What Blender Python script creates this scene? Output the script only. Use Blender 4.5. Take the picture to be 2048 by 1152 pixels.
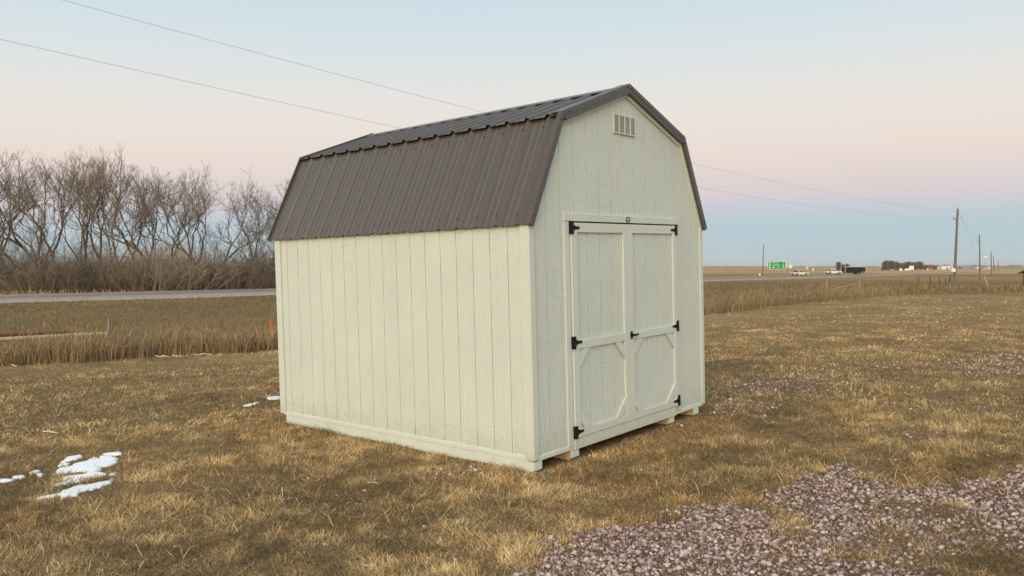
import bpy, bmesh, math, random
import numpy as np
from mathutils import Vector, Matrix

for o in list(bpy.data.objects):
    bpy.data.objects.remove(o)
SC = bpy.context.scene
COL = SC.collection
rad = math.radians

# ------------------------------------------------------------------ camera
FPX = 1565.1                       # focal length in pixels of a 2048 wide frame
HORIZON = 533.0
CAM_Z = 1.70
PITCH = math.atan((576 - HORIZON) / FPX)
cam_d = bpy.data.cameras.new('camera')
cam_d.sensor_width = 36.0
cam_d.lens = FPX / 2048 * 36.0
cam_d.clip_start = 0.1
cam_d.clip_end = 40000
cam = bpy.data.objects.new('camera', cam_d)
COL.objects.link(cam)
cam.location = (0, 0, CAM_Z)
cam.rotation_euler = (math.pi / 2 - PITCH, 0, 0)
SC.camera = cam

# ------------------------------------------------------------------ sky, sun, exposure
# compass of the sunset glow: behind the camera, to the left
SUN_DIR = Vector((-0.28, -0.96, 0.0)).normalized()
SUN_EL = 38.0
world = bpy.data.worlds.new('World')
SC.world = world
world.use_nodes = True
wn, wl = world.node_tree.nodes, world.node_tree.links
wn.clear()
w_out = wn.new('ShaderNodeOutputWorld')
w_bg = wn.new('ShaderNodeBackground')
sky = wn.new('ShaderNodeTexSky')
sky.sky_type = 'NISHITA'
sky.sun_disc = False
sky.sun_elevation = rad(12.0)
sky.sun_rotation = math.atan2(SUN_DIR.x, SUN_DIR.y)
sky.air_density = 1.2
sky.dust_density = 2.0
geo = wn.new('ShaderNodeTexCoord')
sep = wn.new('ShaderNodeSeparateXYZ')
wl.new(geo.outputs['Generated'], sep.inputs[0])
asin = wn.new('ShaderNodeMath'); asin.operation = 'ARCSINE'
wl.new(sep.outputs['Z'], asin.inputs[0])
nrm = wn.new('ShaderNodeMath'); nrm.operation = 'DIVIDE'; nrm.inputs[1].default_value = rad(90)
adot = wn.new('ShaderNodeVectorMath'); adot.operation = 'DOT_PRODUCT'
wl.new(geo.outputs['Generated'], adot.inputs[0]); adot.inputs[1].default_value = -SUN_DIR
arc = wn.new('ShaderNodeMath'); arc.operation = 'MULTIPLY_ADD'   # the earth's shadow stands highest opposite the sun and sinks to the sides
arc.inputs[1].default_value = rad(-3.4); arc.inputs[2].default_value = rad(3.4)
wl.new(adot.outputs['Value'], arc.inputs[0])
arc2 = wn.new('ShaderNodeMath'); arc2.operation = 'ADD'
wl.new(asin.outputs[0], arc2.inputs[0]); wl.new(arc.outputs[0], arc2.inputs[1])
wl.new(arc2.outputs[0], nrm.inputs[0])
ramp = wn.new('ShaderNodeValToRGB')        # the belt of Venus opposite the set sun
wl.new(nrm.outputs[0], ramp.inputs[0])
def lin(c):
    return tuple(((v / 255) / 12.92 if v / 255 <= 0.04045 else ((v / 255 + 0.055) / 1.055) ** 2.4) for v in c) + (1,)
stops = [(0.0, (192, 200, 203)), (1.2, (184, 203, 209)), (2.9, (182, 204, 212)), (3.9, (197, 205, 214)), (5.0, (217, 207, 211)),
         (7.0, (232, 217, 209)), (9.5, (237, 226, 216)), (12.5, (231, 229, 225)), (16.0, (214, 226, 231)), (20.0, (203, 221, 231)),
         (35.0, (192, 213, 228)), (90.0, (172, 200, 224))]
cr = ramp.color_ramp
cr.interpolation = 'B_SPLINE'
while len(cr.elements) < len(stops):
    cr.elements.new(0.5)
for e, (a, c) in zip(cr.elements, stops):
    e.position = a / 90
    e.color = tuple(v * .5 for v in lin(c)[:3]) + (1,)     # the exposure doubles it again
# brighter afterglow towards the side where the sun went down
dot = wn.new('ShaderNodeVectorMath'); dot.operation = 'DOT_PRODUCT'
wl.new(geo.outputs['Generated'], dot.inputs[0])
dot.inputs[1].default_value = SUN_DIR
mr = wn.new('ShaderNodeMapRange'); mr.interpolation_type = 'SMOOTHSTEP'
mr.inputs['From Min'].default_value = -0.15
mr.inputs['From Max'].default_value = 0.85
mr.inputs['To Max'].default_value = 0.4
wl.new(dot.outputs['Value'], mr.inputs['Value'])
sk_s = wn.new('ShaderNodeVectorMath'); sk_s.operation = 'SCALE'
sk_s.inputs['Scale'].default_value = 0.15
wl.new(sky.outputs[0], sk_s.inputs[0])
mix = wn.new('ShaderNodeMix'); mix.data_type = 'RGBA'
wl.new(mr.outputs[0], mix.inputs['Factor'])
wl.new(ramp.outputs[0], mix.inputs['A'])
wl.new(sk_s.outputs[0], mix.inputs['B'])
wl.new(mix.outputs['Result'], w_bg.inputs['Color'])
w_bg.inputs['Strength'].default_value = 1.0
wl.new(w_bg.outputs[0], w_out.inputs[0])

sun_d = bpy.data.lights.new('sun', 'SUN')
sun_d.energy = 0.88
sun_d.angle = rad(55)
sun_d.color = (1.0, 0.925, 0.73)
sun = bpy.data.objects.new('sun', sun_d)
COL.objects.link(sun)
sv = Vector((SUN_DIR.x * math.cos(rad(SUN_EL)), SUN_DIR.y * math.cos(rad(SUN_EL)), math.sin(rad(SUN_EL))))
sun.rotation_euler = sv.to_track_quat('Z', 'Y').to_euler()
sun.location = (-20, -26, 12)

SC.view_settings.view_transform = 'Standard'
SC.view_settings.look = 'None'
SC.view_settings.gamma = 1.0
SC.view_settings.use_curve_mapping = False
SC.view_settings.exposure = 1.0
SC.render.engine = 'CYCLES'
SC.cycles.max_bounces = 6

# ------------------------------------------------------------------ helpers
def tag(o, label=None, cat=None, group=None, kind=None):
    if label: o['label'] = label
    if cat: o['category'] = cat
    if group: o['group'] = group
    if kind: o['kind'] = kind
    return o

def empty(name, loc=(0, 0, 0), rot=(0, 0, 0)):
    o = bpy.data.objects.new(name, None)
    o.empty_display_size = 0.2
    COL.objects.link(o)
    o.location = loc
    o.rotation_euler = rot
    return o

def link(name, me, mat=None, parent=None):
    o = bpy.data.objects.new(name, me)
    COL.objects.link(o)
    if mat and not me.materials: me.materials.append(mat)
    if parent: o.parent = parent
    return o

class MB:
    """collects simple solids into one mesh"""
    def __init__(s): s.v, s.f = [], []
    def add(s, vs, fs):
        n = len(s.v)
        s.v += [tuple(v) for v in vs]
        s.f += [tuple(i + n for i in f) for f in fs]
        return s
    def box(s, a, b):
        x0, y0, z0 = a; x1, y1, z1 = b
        return s.add([(x0, y0, z0), (x1, y0, z0), (x1, y1, z0), (x0, y1, z0), (x0, y0, z1), (x1, y0, z1), (x1, y1, z1), (x0, y1, z1)],
                     [(0, 3, 2, 1), (4, 5, 6, 7), (0, 1, 5, 4), (1, 2, 6, 5), (2, 3, 7, 6), (3, 0, 4, 7)])
    def prism(s, poly, off):
        """polygon (list of 3d points) swept by the vector off"""
        n = len(poly)
        off = Vector(off)
        vs = [Vector(p) for p in poly] + [Vector(p) + off for p in poly]
        return s.add(vs, [tuple(range(n))[::-1], tuple(range(n, 2 * n))] + [(i, (i + 1) % n, n + (i + 1) % n, n + i) for i in range(n)])
    def tube(s, pts, radii, n=8, cap=True):
        pts = [Vector(p) for p in pts]
        if not hasattr(radii, '__len__'): radii = [radii] * len(pts)
        base = len(s.v)
        for i, p in enumerate(pts):
            d = (pts[min(i + 1, len(pts) - 1)] - pts[max(i - 1, 0)]).normalized()
            a = d.cross(Vector((0, 0, 1)) if abs(d.z) < 0.9 else Vector((1, 0, 0))).normalized()
            b = d.cross(a)
            for k in range(n):
                t = 2 * math.pi * k / n
                s.v.append(tuple(p + (a * math.cos(t) + b * math.sin(t)) * radii[i]))
        for i in range(len(pts) - 1):
            for k in range(n):
                q = base + i * n
                s.f.append((q + k, q + (k + 1) % n, q + n + (k + 1) % n, q + n + k))
        if cap:
            s.f.append(tuple(base + k for k in range(n))[::-1])
            s.f.append(tuple(base + (len(pts) - 1) * n + k for k in range(n)))
        return s
    def cyl(s, c, axis, r, h, n=20):
        c = Vector(c); axis = Vector(axis).normalized()
        return s.tube([c - axis * h / 2, c + axis * h / 2], r, n)
    def build(s, name, mat, parent=None, smooth=False, bevel=0.0):
        me = bpy.data.meshes.new(name)
        me.from_pydata(s.v, [], s.f)
        bm = bmesh.new(); bm.from_mesh(me)
        bmesh.ops.recalc_face_normals(bm, faces=bm.faces)
        if bevel:
            bmesh.ops.bevel(bm, geom=list(bm.edges), offset=bevel, segments=1, affect='EDGES', profile=0.5)
        bm.to_mesh(me); bm.free()
        if smooth:
            for p in me.polygons: p.use_smooth = True
        return link(name, me, mat, parent)

def np_mesh(name, V, F, mat=None, col=None, parent=None, smooth=False):
    """V (n,3); F (m,k) with a fixed number of corners; col (n,3) point colours"""
    V = np.ascontiguousarray(V, dtype=np.float32); F = np.ascontiguousarray(F, dtype=np.int32)
    me = bpy.data.meshes.new(name)
    m, k = F.shape
    me.vertices.add(len(V)); me.vertices.foreach_set('co', V.ravel())
    me.loops.add(m * k); me.loops.foreach_set('vertex_index', F.ravel())
    me.polygons.add(m)
    me.polygons.foreach_set('loop_start', np.arange(0, m * k, k, dtype=np.int32))
    if smooth: me.polygons.foreach_set('use_smooth', np.ones(m, dtype=bool))
    me.update(calc_edges=True)
    if col is not None:
        a = me.color_attributes.new('Col', 'FLOAT_COLOR', 'POINT')
        c = np.ones((len(V), 4), np.float32); c[:, :3] = col
        a.data.foreach_set('color', c.ravel())
    return link(name, me, mat, parent)

def copy_tree(o, parent=None):
    c = o.copy(); COL.objects.link(c); c.parent = parent
    for ch in o.children: copy_tree(ch, c)
    return c

rs = np.random.RandomState(7)
def hash2(ix, iy, seed):
    n = np.sin(ix * 127.1 + iy * 311.7 + seed * 74.7) * 43758.5453
    return n - np.floor(n)
def vnoise(x, y, seed=0):
    x = np.asarray(x, float); y = np.asarray(y, float)
    ix, iy = np.floor(x), np.floor(y)
    fx, fy = x - ix, y - iy
    fx = fx * fx * (3 - 2 * fx); fy = fy * fy * (3 - 2 * fy)
    a, b = hash2(ix, iy, seed), hash2(ix + 1, iy, seed)
    c, d = hash2(ix, iy + 1, seed), hash2(ix + 1, iy + 1, seed)
    return (a * (1 - fx) + b * fx) * (1 - fy) + (c * (1 - fx) + d * fx) * fy
def fbm(x, y, seed=0, oct=3):
    s, a, t = 0, 1.0, 0
    for i in range(oct):
        s = s + a * vnoise(x * 2 ** i, y * 2 ** i, seed + i * 13); t += a; a *= 0.5
    return s / t
def sstep(a, b, x):
    t = np.clip((x - a) / (b - a), 0, 1)
    return t * t * (3 - 2 * t)

# ------------------------------------------------------------------ terrain heights
EX = np.array([-60, -30, -9.5, -4.84, 5.45, 9.97, 13.7, 16.2, 25, 60, 200.0])
EY = np.array([2, 9, 14.5, 15.8, 22.4, 27.1, 30.0, 30.6, 31, 40, 80.0])
FIELD = -1.30
def lawn(x, y):
    p = 0.0252 * x + 0.0092 * y - 0.063
    return 0.8 * np.tanh(p / 0.8)
def edge_d(x, y):
    return (y - np.interp(x, EX, EY)) * 0.80
def H(x, y):
    x = np.asarray(x, float); y = np.asarray(y, float)
    p = lawn(x, y)
    d = edge_d(x, y) + 0.5 * (fbm(x * 0.5, y * 0.5, 3) - 0.5)
    wd = 4.2 + 46 * sstep(12.5, 22, x)
    s = sstep(0, wd, d)
    dip = 0.16 * np.exp(-((d - 4.5) / 2.5) ** 2) * (1 - sstep(10, 16, x))
    z = p * (1 - s) + FIELD * s - dip
    z = z + 0.05 * (fbm(x * 0.9, y * 0.9, 5) - 0.5) * (1 - sstep(30, 60, np.abs(y)))
    z = z + 0.025 * (fbm(x * 3.1, y * 3.1, 9) - 0.5) * (1 - sstep(16, 30, np.abs(y)))
    z = z + 0.35 * (fbm(x * 0.03, y * 0.03, 15) - 0.5) * sstep(25, 60, d)
    return z
def h1(x, y): return float(H(x, y))
def ray(u, v):
    a = (u - 1024) / FPX; b = (576 - v) / FPX
    return np.array([a, math.cos(PITCH) + b * math.sin(PITCH), -math.sin(PITCH) + b * math.cos(PITCH)])
def at(u, v, Y):
    """point of the measured photograph at the depth Y"""
    d = ray(u, v); s = Y / d[1]
    return np.array([d[0] * s, Y, CAM_Z + d[2] * s])
def ground_px(u, v):
    """spot on the lawn"""
    d = ray(u, v); s = 3.0
    for i in range(60):
        P = d * s; e = CAM_Z + P[2] - lawn(P[0], P[1])
        s += e / max(-d[2] + 0.0252 * d[0] + 0.0092 * d[1], 0.01) * 0.9
    return (d * s)[:2]
def xy_at(u, Y): return (u - 1024) / FPX * Y * math.cos(PITCH)

# the shed's frame (measured)
SH_T = (0.1839, 6.363, CAM_Z - 1.5953)
SH_R = (-0.0132, -0.0234, 0.8641)
W, L, HW = 3.028, 3.658, 1.953
BX, BZ, AZ = 0.4507, 2.8802, 3.2662
cz, sz = math.cos(SH_R[2]), math.sin(SH_R[2])
def to_shed(x, y):
    dx, dy = x - SH_T[0], y - SH_T[1]
    return dx * cz + dy * sz, -dx * sz + dy * cz

def poly_in(x, y, poly):
    x = np.asarray(x); y = np.asarray(y)
    c = np.zeros(x.shape, bool); n = len(poly)
    for i in range(n):
        x0, y0 = poly[i]; x1, y1 = poly[(i + 1) % n]
        t = ((y0 > y) != (y1 > y)) & (x < (x1 - x0) * (y - y0) / (y1 - y0 + 1e-12) + x0)
        c ^= t
    return c
GRAVEL_MAIN = np.array([ground_px(*p) for p in [(1079, 1092), (1130, 1072), (1211, 1052), (1300, 1050), (1391, 1024), (1489, 1007), (1562, 968), (1683, 935), (1757, 953),
                        (1800, 992), (1878, 977), (2000, 945), (2300, 880), (2300, 1020), (2060, 1080), (1960, 1085), (1890, 1100), (1850, 1152), (1800, 1300), (1050, 1300), (1060, 1140)]])
def blob(u, v, ru, rv):
    c = ground_px(u, v)
    return np.array([ground_px(u + ru * math.cos(t), v + rv * math.sin(t)) for t in np.linspace(0, 2 * math.pi, 14, endpoint=False)])
GRAVEL_BLOBS = [(blob(*b[:4]), b[4]) for b in [(640, 1015, 65, 16, .55), (915, 942, 60, 13, .75), (1575, 768, 120, 20, .6), (1465, 815, 70, 24, .6), (2010, 728, 120, 24, .8),
                (1885, 815, 60, 7, .5), (1870, 872, 60, 20, .35), (330, 1092, 120, 12, .2), (1470, 672, 40, 5, .5), (1720, 735, 70, 8, .35), (300, 1010, 60, 9, .3), (1110, 1090, 60, 30, .5)]]
def gravel_mask(x, y):
    jx = (fbm(x * 3, y * 3, 31) - .5) * 0.5 + (fbm(x * 9, y * 9, 33) - .5) * 0.42
    jy = (fbm(x * 3, y * 3, 41) - .5) * 0.5 + (fbm(x * 9, y * 9, 43) - .5) * 0.42
    m = poly_in(x + jx, y + jy, GRAVEL_MAIN) * 1.0
    holes = sstep(.66, .74, fbm(x * 1.7, y * 1.7, 57))
    m = m * (1 - 0.6 * holes) * (.8 + .2 * sstep(.3, .5, fbm(x * 2.5, y * 2.5, 59)))
    for p, w in GRAVEL_BLOBS:
        m = np.maximum(m, poly_in(x + jx * 1.8, y + jy * 1.8, p) * w * .75 * (.35 + .65 * sstep(.35, .6, fbm(x * 4, y * 4, 63))))
    return m

# ------------------------------------------------------------------ materials
def new_mat(name):
    m = bpy.data.materials.new(name); m.use_nodes = True
    nt = m.node_tree
    return m, nt.nodes, nt.links, nt.nodes['Principled BSDF']
def noise_node(n, l, vec, scale, detail=4, rough=.6):
    t = n.new('ShaderNodeTexNoise'); t.inputs['Scale'].default_value = scale
    t.inputs['Detail'].default_value = detail; t.inputs['Roughness'].default_value = rough
    if vec: l.new(vec, t.inputs['Vector'])
    return t
def mapping(n, l, src, scale=(1, 1, 1), loc=None):
    m = n.new('ShaderNodeMapping'); m.inputs['Scale'].default_value = scale
    l.new(src, m.inputs['Vector'])
    if loc: l.new(loc, m.inputs['Location'])
    return m.outputs[0]
def mixc(n, l, fac, a, b, mode='MIX'):
    m = n.new('ShaderNodeMix'); m.data_type = 'RGBA'; m.blend_type = mode
    for s, v in (('Factor', fac), ('A', a), ('B', b)):
        if hasattr(v, 'node') or hasattr(v, 'is_linked'): l.new(v, m.inputs[s])
        elif s == 'Factor': m.inputs[s].default_value = v
        else: m.inputs[s].default_value = (*v, 1)
    return m.outputs['Result']
def rampf(n, l, src, a, b):
    m = n.new('ShaderNodeMapRange'); m.inputs['From Min'].default_value = a; m.inputs['From Max'].default_value = b
    l.new(src, m.inputs['Value']); return m.outputs[0]

def simple(name, c, rough=.7, metal=0.0, var=.12, scale=6.0, bump=0.0, spec=.3):
    m, n, l, b = new_mat(name)
    tc = n.new('ShaderNodeTexCoord')
    t = noise_node(n, l, tc.outputs['Object'], scale)
    lo = tuple(max(v * (1 - var), 0) for v in c); hi = tuple(min(v * (1 + var), 1) for v in c)
    l.new(mixc(n, l, rampf(n, l, t.outputs[0], .3, .7), lo, hi), b.inputs['Base Color'])
    b.inputs['Roughness'].default_value = rough; b.inputs['Metallic'].default_value = metal
    b.inputs['Specular IOR Level'].default_value = spec
    if bump:
        bp = n.new('ShaderNodeBump'); bp.inputs['Strength'].default_value = .6; bp.inputs['Distance'].default_value = bump
        t2 = noise_node(n, l, tc.outputs['Object'], scale * 6)
        l.new(t2.outputs[0], bp.inputs['Height']); l.new(bp.outputs[0], b.inputs['Normal'])
    return m

def paint_mat(name, c, grain=1.0, axis='z'):
    """painted engineered-wood siding with an embossed cedar grain"""
    m, n, l, b = new_mat(name)
    tc = n.new('ShaderNodeTexCoord'); oi = n.new('ShaderNodeObjectInfo')
    off = n.new('ShaderNodeCombineXYZ')
    k = n.new('ShaderNodeMath'); k.operation = 'MULTIPLY'; k.inputs[1].default_value = 37.0
    l.new(oi.outputs['Random'], k.inputs[0])
    for i in range(3): l.new(k.outputs[0], off.inputs[i])
    sc_w = (1, 1, .16) if axis == 'z' else (.16, 1, 1)
    sc_t = (14, 14, 90) if axis == 'z' else (90, 14, 14)
    v1 = mapping(n, l, tc.outputs['Object'], sc_w, off.outputs[0])
    d1 = noise_node(n, l, v1, 14, 3)
    wv = n.new('ShaderNodeTexWave'); wv.wave_type = 'BANDS'; wv.bands_direction = 'DIAGONAL'
    wv.inputs['Scale'].default_value = 17; wv.inputs['Distortion'].default_value = 9; wv.inputs['Detail'].default_value = 3; wv.inputs['Detail Scale'].default_value = 1.2
    l.new(v1, wv.inputs['Vector'])
    v2 = mapping(n, l, tc.outputs['Object'], sc_t, off.outputs[0])
    tick = noise_node(n, l, v2, 1.0, 2)
    tk = rampf(n, l, tick.outputs[0], .5, .72)
    v3 = mapping(n, l, tc.outputs['Object'], (4, 4, 1.2), off.outputs[0])
    zone = noise_node(n, l, v3, 1.3, 2)
    zf = rampf(n, l, zone.outputs[0], .42, .62)
    hgt = mixc(n, l, zf, wv.outputs['Color'], tk)
    bp = n.new('ShaderNodeBump'); bp.inputs['Strength'].default_value = .55 * grain; bp.inputs['Distance'].default_value = .0055
    l.new(hgt, bp.inputs['Height']); l.new(bp.outputs[0], b.inputs['Normal'])
    big = noise_node(n, l, tc.outputs['Object'], 1.6, 3)
    col = mixc(n, l, rampf(n, l, big.outputs[0], .3, .7), tuple(v * .965 for v in c), tuple(min(v * 1.03, 1) for v in c))
    # a faint splash of dirt along the foot of the walls
    sx = n.new('ShaderNodeSeparateXYZ'); l.new(tc.outputs['Object'], sx.inputs[0])
    sp = noise_node(n, l, tc.outputs['Object'], 22, 3)
    dz = n.new('ShaderNodeMath'); dz.operation = 'ADD'; l.new(sx.outputs['Z'], dz.inputs[0])
    sm = n.new('ShaderNodeMath'); sm.operation = 'MULTIPLY'; sm.inputs[1].default_value = -.5; l.new(sp.outputs[0], sm.inputs[0]); l.new(sm.outputs[0], dz.inputs[1])
    col = mixc(n, l, rampf(n, l, dz.outputs[0], -.02, -.36), col, (c[0] * .85, c[1] * .81, c[2] * .74))
    l.new(col, b.inputs['Base Color'])
    b.inputs['Roughness'].default_value = .62
    b.inputs['Specular IOR Level'].default_value = .3
    return m

def wood_mat(name, a, b2, rough=.85):
    m, n, l, b = new_mat(name)
    tc = n.new('ShaderNodeTexCoord')
    t = noise_node(n, l, mapping(n, l, tc.outputs['Object'], (18, 18, 1.5)), 2.0, 5, .65)
    l.new(mixc(n, l, rampf(n, l, t.outputs[0], .3, .7), a, b2), b.inputs['Base Color'])
    b.inputs['Roughness'].default_value = rough; b.inputs['Specular IOR Level'].default_value = .2
    bp = n.new('ShaderNodeBump'); bp.inputs['Strength'].default_value = .5; bp.inputs['Distance'].default_value = .01
    l.new(t.outputs[0], bp.inputs['Height']); l.new(bp.outputs[0], b.inputs['Normal'])
    return m

def attr_mat(name, rough=.9, var=.25, scale=30.0, spec=.15, bump=0.0, trans=0.0):
    m, n, l, b = new_mat(name)
    a = n.new('ShaderNodeAttribute'); a.attribute_name = 'Col'
    tc = n.new('ShaderNodeTexCoord')
    t = noise_node(n, l, tc.outputs['Object'], scale, 5, .65)
    f = rampf(n, l, t.outputs[0], .28, .72)
    g = mixc(n, l, f, (1 - var,) * 3, (1 + var,) * 3)
    l.new(mixc(n, l, 1.0, a.outputs['Color'], g, 'MULTIPLY'), b.inputs['Base Color'])
    b.inputs['Roughness'].default_value = rough; b.inputs['Specular IOR Level'].default_value = spec
    if bump:
        bp = n.new('ShaderNodeBump'); bp.inputs['Strength'].default_value = .8; bp.inputs['Distance'].default_value = bump
        l.new(t.outputs[0], bp.inputs['Height']); l.new(bp.outputs[0], b.inputs['Normal'])
    return m

def roof_mat(name, c):
    m, n, l, b = new_mat(name)
    tc = n.new('ShaderNodeTexCoord')
    t = noise_node(n, l, mapping(n, l, tc.outputs['Object'], (1.5, 8, 1.5)), 2.0, 4)
    t2 = noise_node(n, l, tc.outputs['Object'], 160, 2)
    col = mixc(n, l, rampf(n, l, t.outputs[0], .3, .7), tuple(v * .92 for v in c), tuple(v * 1.08 for v in c))
    l.new(mixc(n, l, rampf(n, l, t2.outputs[0], .35, .7), col, tuple(v * 1.12 for v in c)), b.inputs['Base Color'])
    l.new(rampf(n, l, t.outputs[0], -.6, 2.3), b.inputs['Roughness'])
    b.inputs['Roughness'].default_value = .42; b.inputs['Specular IOR Level'].default_value = .5
    return m

CREAM = (.575, .615, .568)
M = dict(
    paint=paint_mat('cream_siding_paint', CREAM), trim=paint_mat('cream_trim_paint', (.576, .616, .569), .35), rail=paint_mat('cream_rail_paint', (.576, .616, .569), .5, 'x'),
    plain=simple('cream_plain_paint', (.576, .616, .569), .6, var=.04), roof=roof_mat('brown_roof_metal', (.080, .067, .059)),
    black=simple('black_iron', (.012, .012, .013), .45, .3, var=.2), dark=simple('interior_shade_black', (.02, .018, .015), .9),  # dark: near-black colour stands in for the shade inside the shed
    rawwood=wood_mat('raw_pine', (.42, .31, .17), (.56, .44, .28)), silver=simple('brushed_plate', (.62, .62, .58), .35, .6), emblem=simple('dark_emblem', (.05, .05, .045), .5),
    pole=wood_mat('weathered_pole', (.13, .105, .08), (.22, .18, .14)), post=wood_mat('weathered_post', (.2, .165, .12), (.34, .285, .22)), rust=simple('rusty_steel', (.16, .065, .035), .8, .2, var=.35, scale=12),
    orange=simple('orange_paint', (.55, .09, .035), .55), bark=wood_mat('bark', (.07, .056, .043), (.14, .112, .086)), twig=simple('twig_bark', (.20, .158, .118), .85, var=.35, scale=.7),
    brush=simple('brush_twigs', (.22, .175, .135), .9, var=.4, scale=.5), brush_red=simple('reddish_brush_twigs', (.26, .19, .14), .9, var=.35, scale=.5), brush_tan=simple('tan_brush_twigs', (.38, .30, .215), .9, var=.35, scale=.5),
    wire=simple('weathered_wire', (.2, .19, .19), .5, .4), white=simple('white_paint', (.75, .75, .72), .4, var=.05), offwhite=simple('cream_car_paint', (.72, .70, .42), .35, var=.04),
    glass=simple('dark_glass', (.02, .025, .03), .1, spec=.6), tyre=simple('tyre_rubber', (.02, .02, .02), .85), rim=simple('steel_rim', (.45, .45, .46), .35, .7), trailer=simple('black_trailer_skin', (.013, .012, .013), .4, var=.2),
    green=simple('green_sign', (.01, .27, .085), .4, var=.05), red=simple('red_paint', (.4, .03, .03), .5), redroof=simple('red_roof', (.22, .04, .042), .6), greyroof=simple('grey_roof', (.25, .27, .29), .5),
    chrome=simple('chrome', (.6, .6, .6), .2, .9), lamp=simple('headlamp_glass', (.8, .8, .75), .15), yellow=simple('pale_yellow_guard', (.62, .52, .26), .5), tail=simple('tail_lamp', (.35, .015, .015), .3),
    stonewood=simple('dark_timber', (.06, .04, .03), .8), husk=simple('pale_husk', (.62, .52, .38), .8, var=.2, scale=30),
)

# ------------------------------------------------------------------ ground
def axis_coords(lo, hi, step, far_lo, far_hi, k=1.13):
    a = list(np.arange(lo, hi + 1e-6, step))
    s, x = step, hi
    while x < far_hi:
        s *= k; x += s; a.append(x)
    s, x, b = step, lo, []
    while x > far_lo:
        s *= k; x -= s; b.append(x)
    return np.array(b[::-1] + a)
gx = axis_coords(-15, 24, .2, -9000, 9000)
gy = axis_coords(2.5, 37, .2, -300, 9500, 1.10)
X, Y = np.meshgrid(gx, gy)
Z = H(X, Y)
d = edge_d(X, Y)
R_ = np.hypot(X, Y)
n1, n2, n3 = fbm(X * .8, Y * .8, 61), fbm(X * .12, Y * .12, 67), fbm(X * .02, Y * .05, 71)
def c3(*c): return np.array(c)[None, None, :]
thatch = c3(.17, .118, .062) * (1 - n1[..., None]) + c3(.285, .2, .108) * n1[..., None]
fieldc = c3(.165, .118, .061) * (1 - n2[..., None]) + c3(.25, .18, .094) * n2[..., None]
strip = fbm(X * .002 + 3, Y * .011, 77, 2)
farc = c3(.25, .155, .08) * (1 - sstep(.3, .7, strip)[..., None]) + c3(.50, .33, .15) * sstep(.3, .7, strip)[..., None]
farc = np.where((strip > .62)[..., None], c3(.57, .38, .175), farc)
thatch = thatch * (1 + .30 * sstep(11, 18, Y))[..., None]      # paler towards the ditch
a = sstep(.3, 4, d)[..., None]
b_ = sstep(120, 260, Y)[..., None]
colr = thatch * (1 - a) + fieldc * a
colr = colr * (1 - b_) + farc * b_
gm = gravel_mask(X, Y)[..., None]
colr = colr * (1 - .8 * gm) + c3(.12, .08, .066) * .8 * gm
ny, nx = X.shape
idx = np.arange(nx * ny).reshape(ny, nx)
F = np.stack([idx[:-1, :-1], idx[:-1, 1:], idx[1:, 1:], idx[1:, :-1]], -1).reshape(-1, 4)
m_ground = attr_mat('ground_thatch', .95, .30, 9.0, .05, .03)
gn, gl = m_ground.node_tree.nodes, m_ground.node_tree.links
gb = gn['Principled BSDF']; gsrc = gb.inputs['Base Color'].links[0].from_socket
gtc = gn.new('ShaderNodeTexCoord')
lit1 = noise_node(gn, gl, mapping(gn, gl, gtc.outputs['Object'], (1, 2.6, 1)), 46, 4, .75)
lit2 = noise_node(gn, gl, mapping(gn, gl, gtc.outputs['Object'], (2.4, 1, 1)), 60, 4, .75)
fleck = gn.new('ShaderNodeMath'); fleck.operation = 'MAXIMUM'
gl.new(lit1.outputs[0], fleck.inputs[0]); gl.new(lit2.outputs[0], fleck.inputs[1])
g2 = mixc(gn, gl, rampf(gn, gl, fleck.outputs[0], .46, .70), (.52, .48, .44), (1.75, 1.62, 1.42))
gl.new(mixc(gn, gl, 1.0, gsrc, g2, 'MULTIPLY'), gb.inputs['Base Color'])
ground = np_mesh('ground', np.stack([X, Y, Z], -1).reshape(-1, 3), F, m_ground, colr.reshape(-1, 3), smooth=True)
tag(ground, kind='structure')

# ------------------------------------------------------------------ highway and side road
RD = Vector((math.sin(rad(41)), math.cos(rad(41)), 0)); RN = Vector((-RD.y, RD.x, 0))
R0 = Vector((-43.0, 65.5, 0))
ROAD_Z = FIELD + .16
def ribbon(name, o, dirv, nrm_, s0, s1, off0, off1, z, mat, thick=0.0, parent=None, n=60):
    mb = MB()
    for i in range(n):
        a_, b_ = s0 + (s1 - s0) * i / n, s0 + (s1 - s0) * (i + 1) / n
        q = [o + dirv * a_ + nrm_ * off0, o + dirv * b_ + nrm_ * off0, o + dirv * b_ + nrm_ * off1, o + dirv * a_ + nrm_ * off1]
        if thick:
            e0, e1 = off0 - 2.4, off1 + 2.4
            w = [o + dirv * a_ + nrm_ * e0, o + dirv * b_ + nrm_ * e0, o + dirv * b_ + nrm_ * e1, o + dirv * a_ + nrm_ * e1]
            vs = [(p.x, p.y, z) for p in q] + [(p.x, p.y, z - thick) for p in w]
            mb.add(vs, [(0, 1, 2, 3), (0, 4, 5, 1), (3, 2, 6, 7)])
        else:
            mb.add([(p.x, p.y, z) for p in q], [(0, 1, 2, 3)])
    return mb.build(name, mat, parent)
m_asph = simple('pinkish_road_concrete', (.255, .20, .182), .95, var=.14, scale=.6, bump=.01, spec=.02)
m_shoulder = simple('pale_gravel_shoulder', (.36, .29, .235), .95, var=.22, scale=1.6, bump=.02, spec=.02)
m_line = simple('road_paint_white', (.7, .7, .68), .7, var=.15, scale=3)
m_yline = simple('road_paint_yellow', (.6, .42, .08), .7, var=.15, scale=3)
road = tag(ribbon('highway', R0, RD, RN, -150, 900, 0, 14.6, ROAD_Z, m_shoulder, .5), kind='structure')
asph = ribbon('asphalt_lane', R0, RD, RN, -150, 900, 2.6, 12.6, ROAD_Z + .004, m_asph, parent=road)
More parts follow.
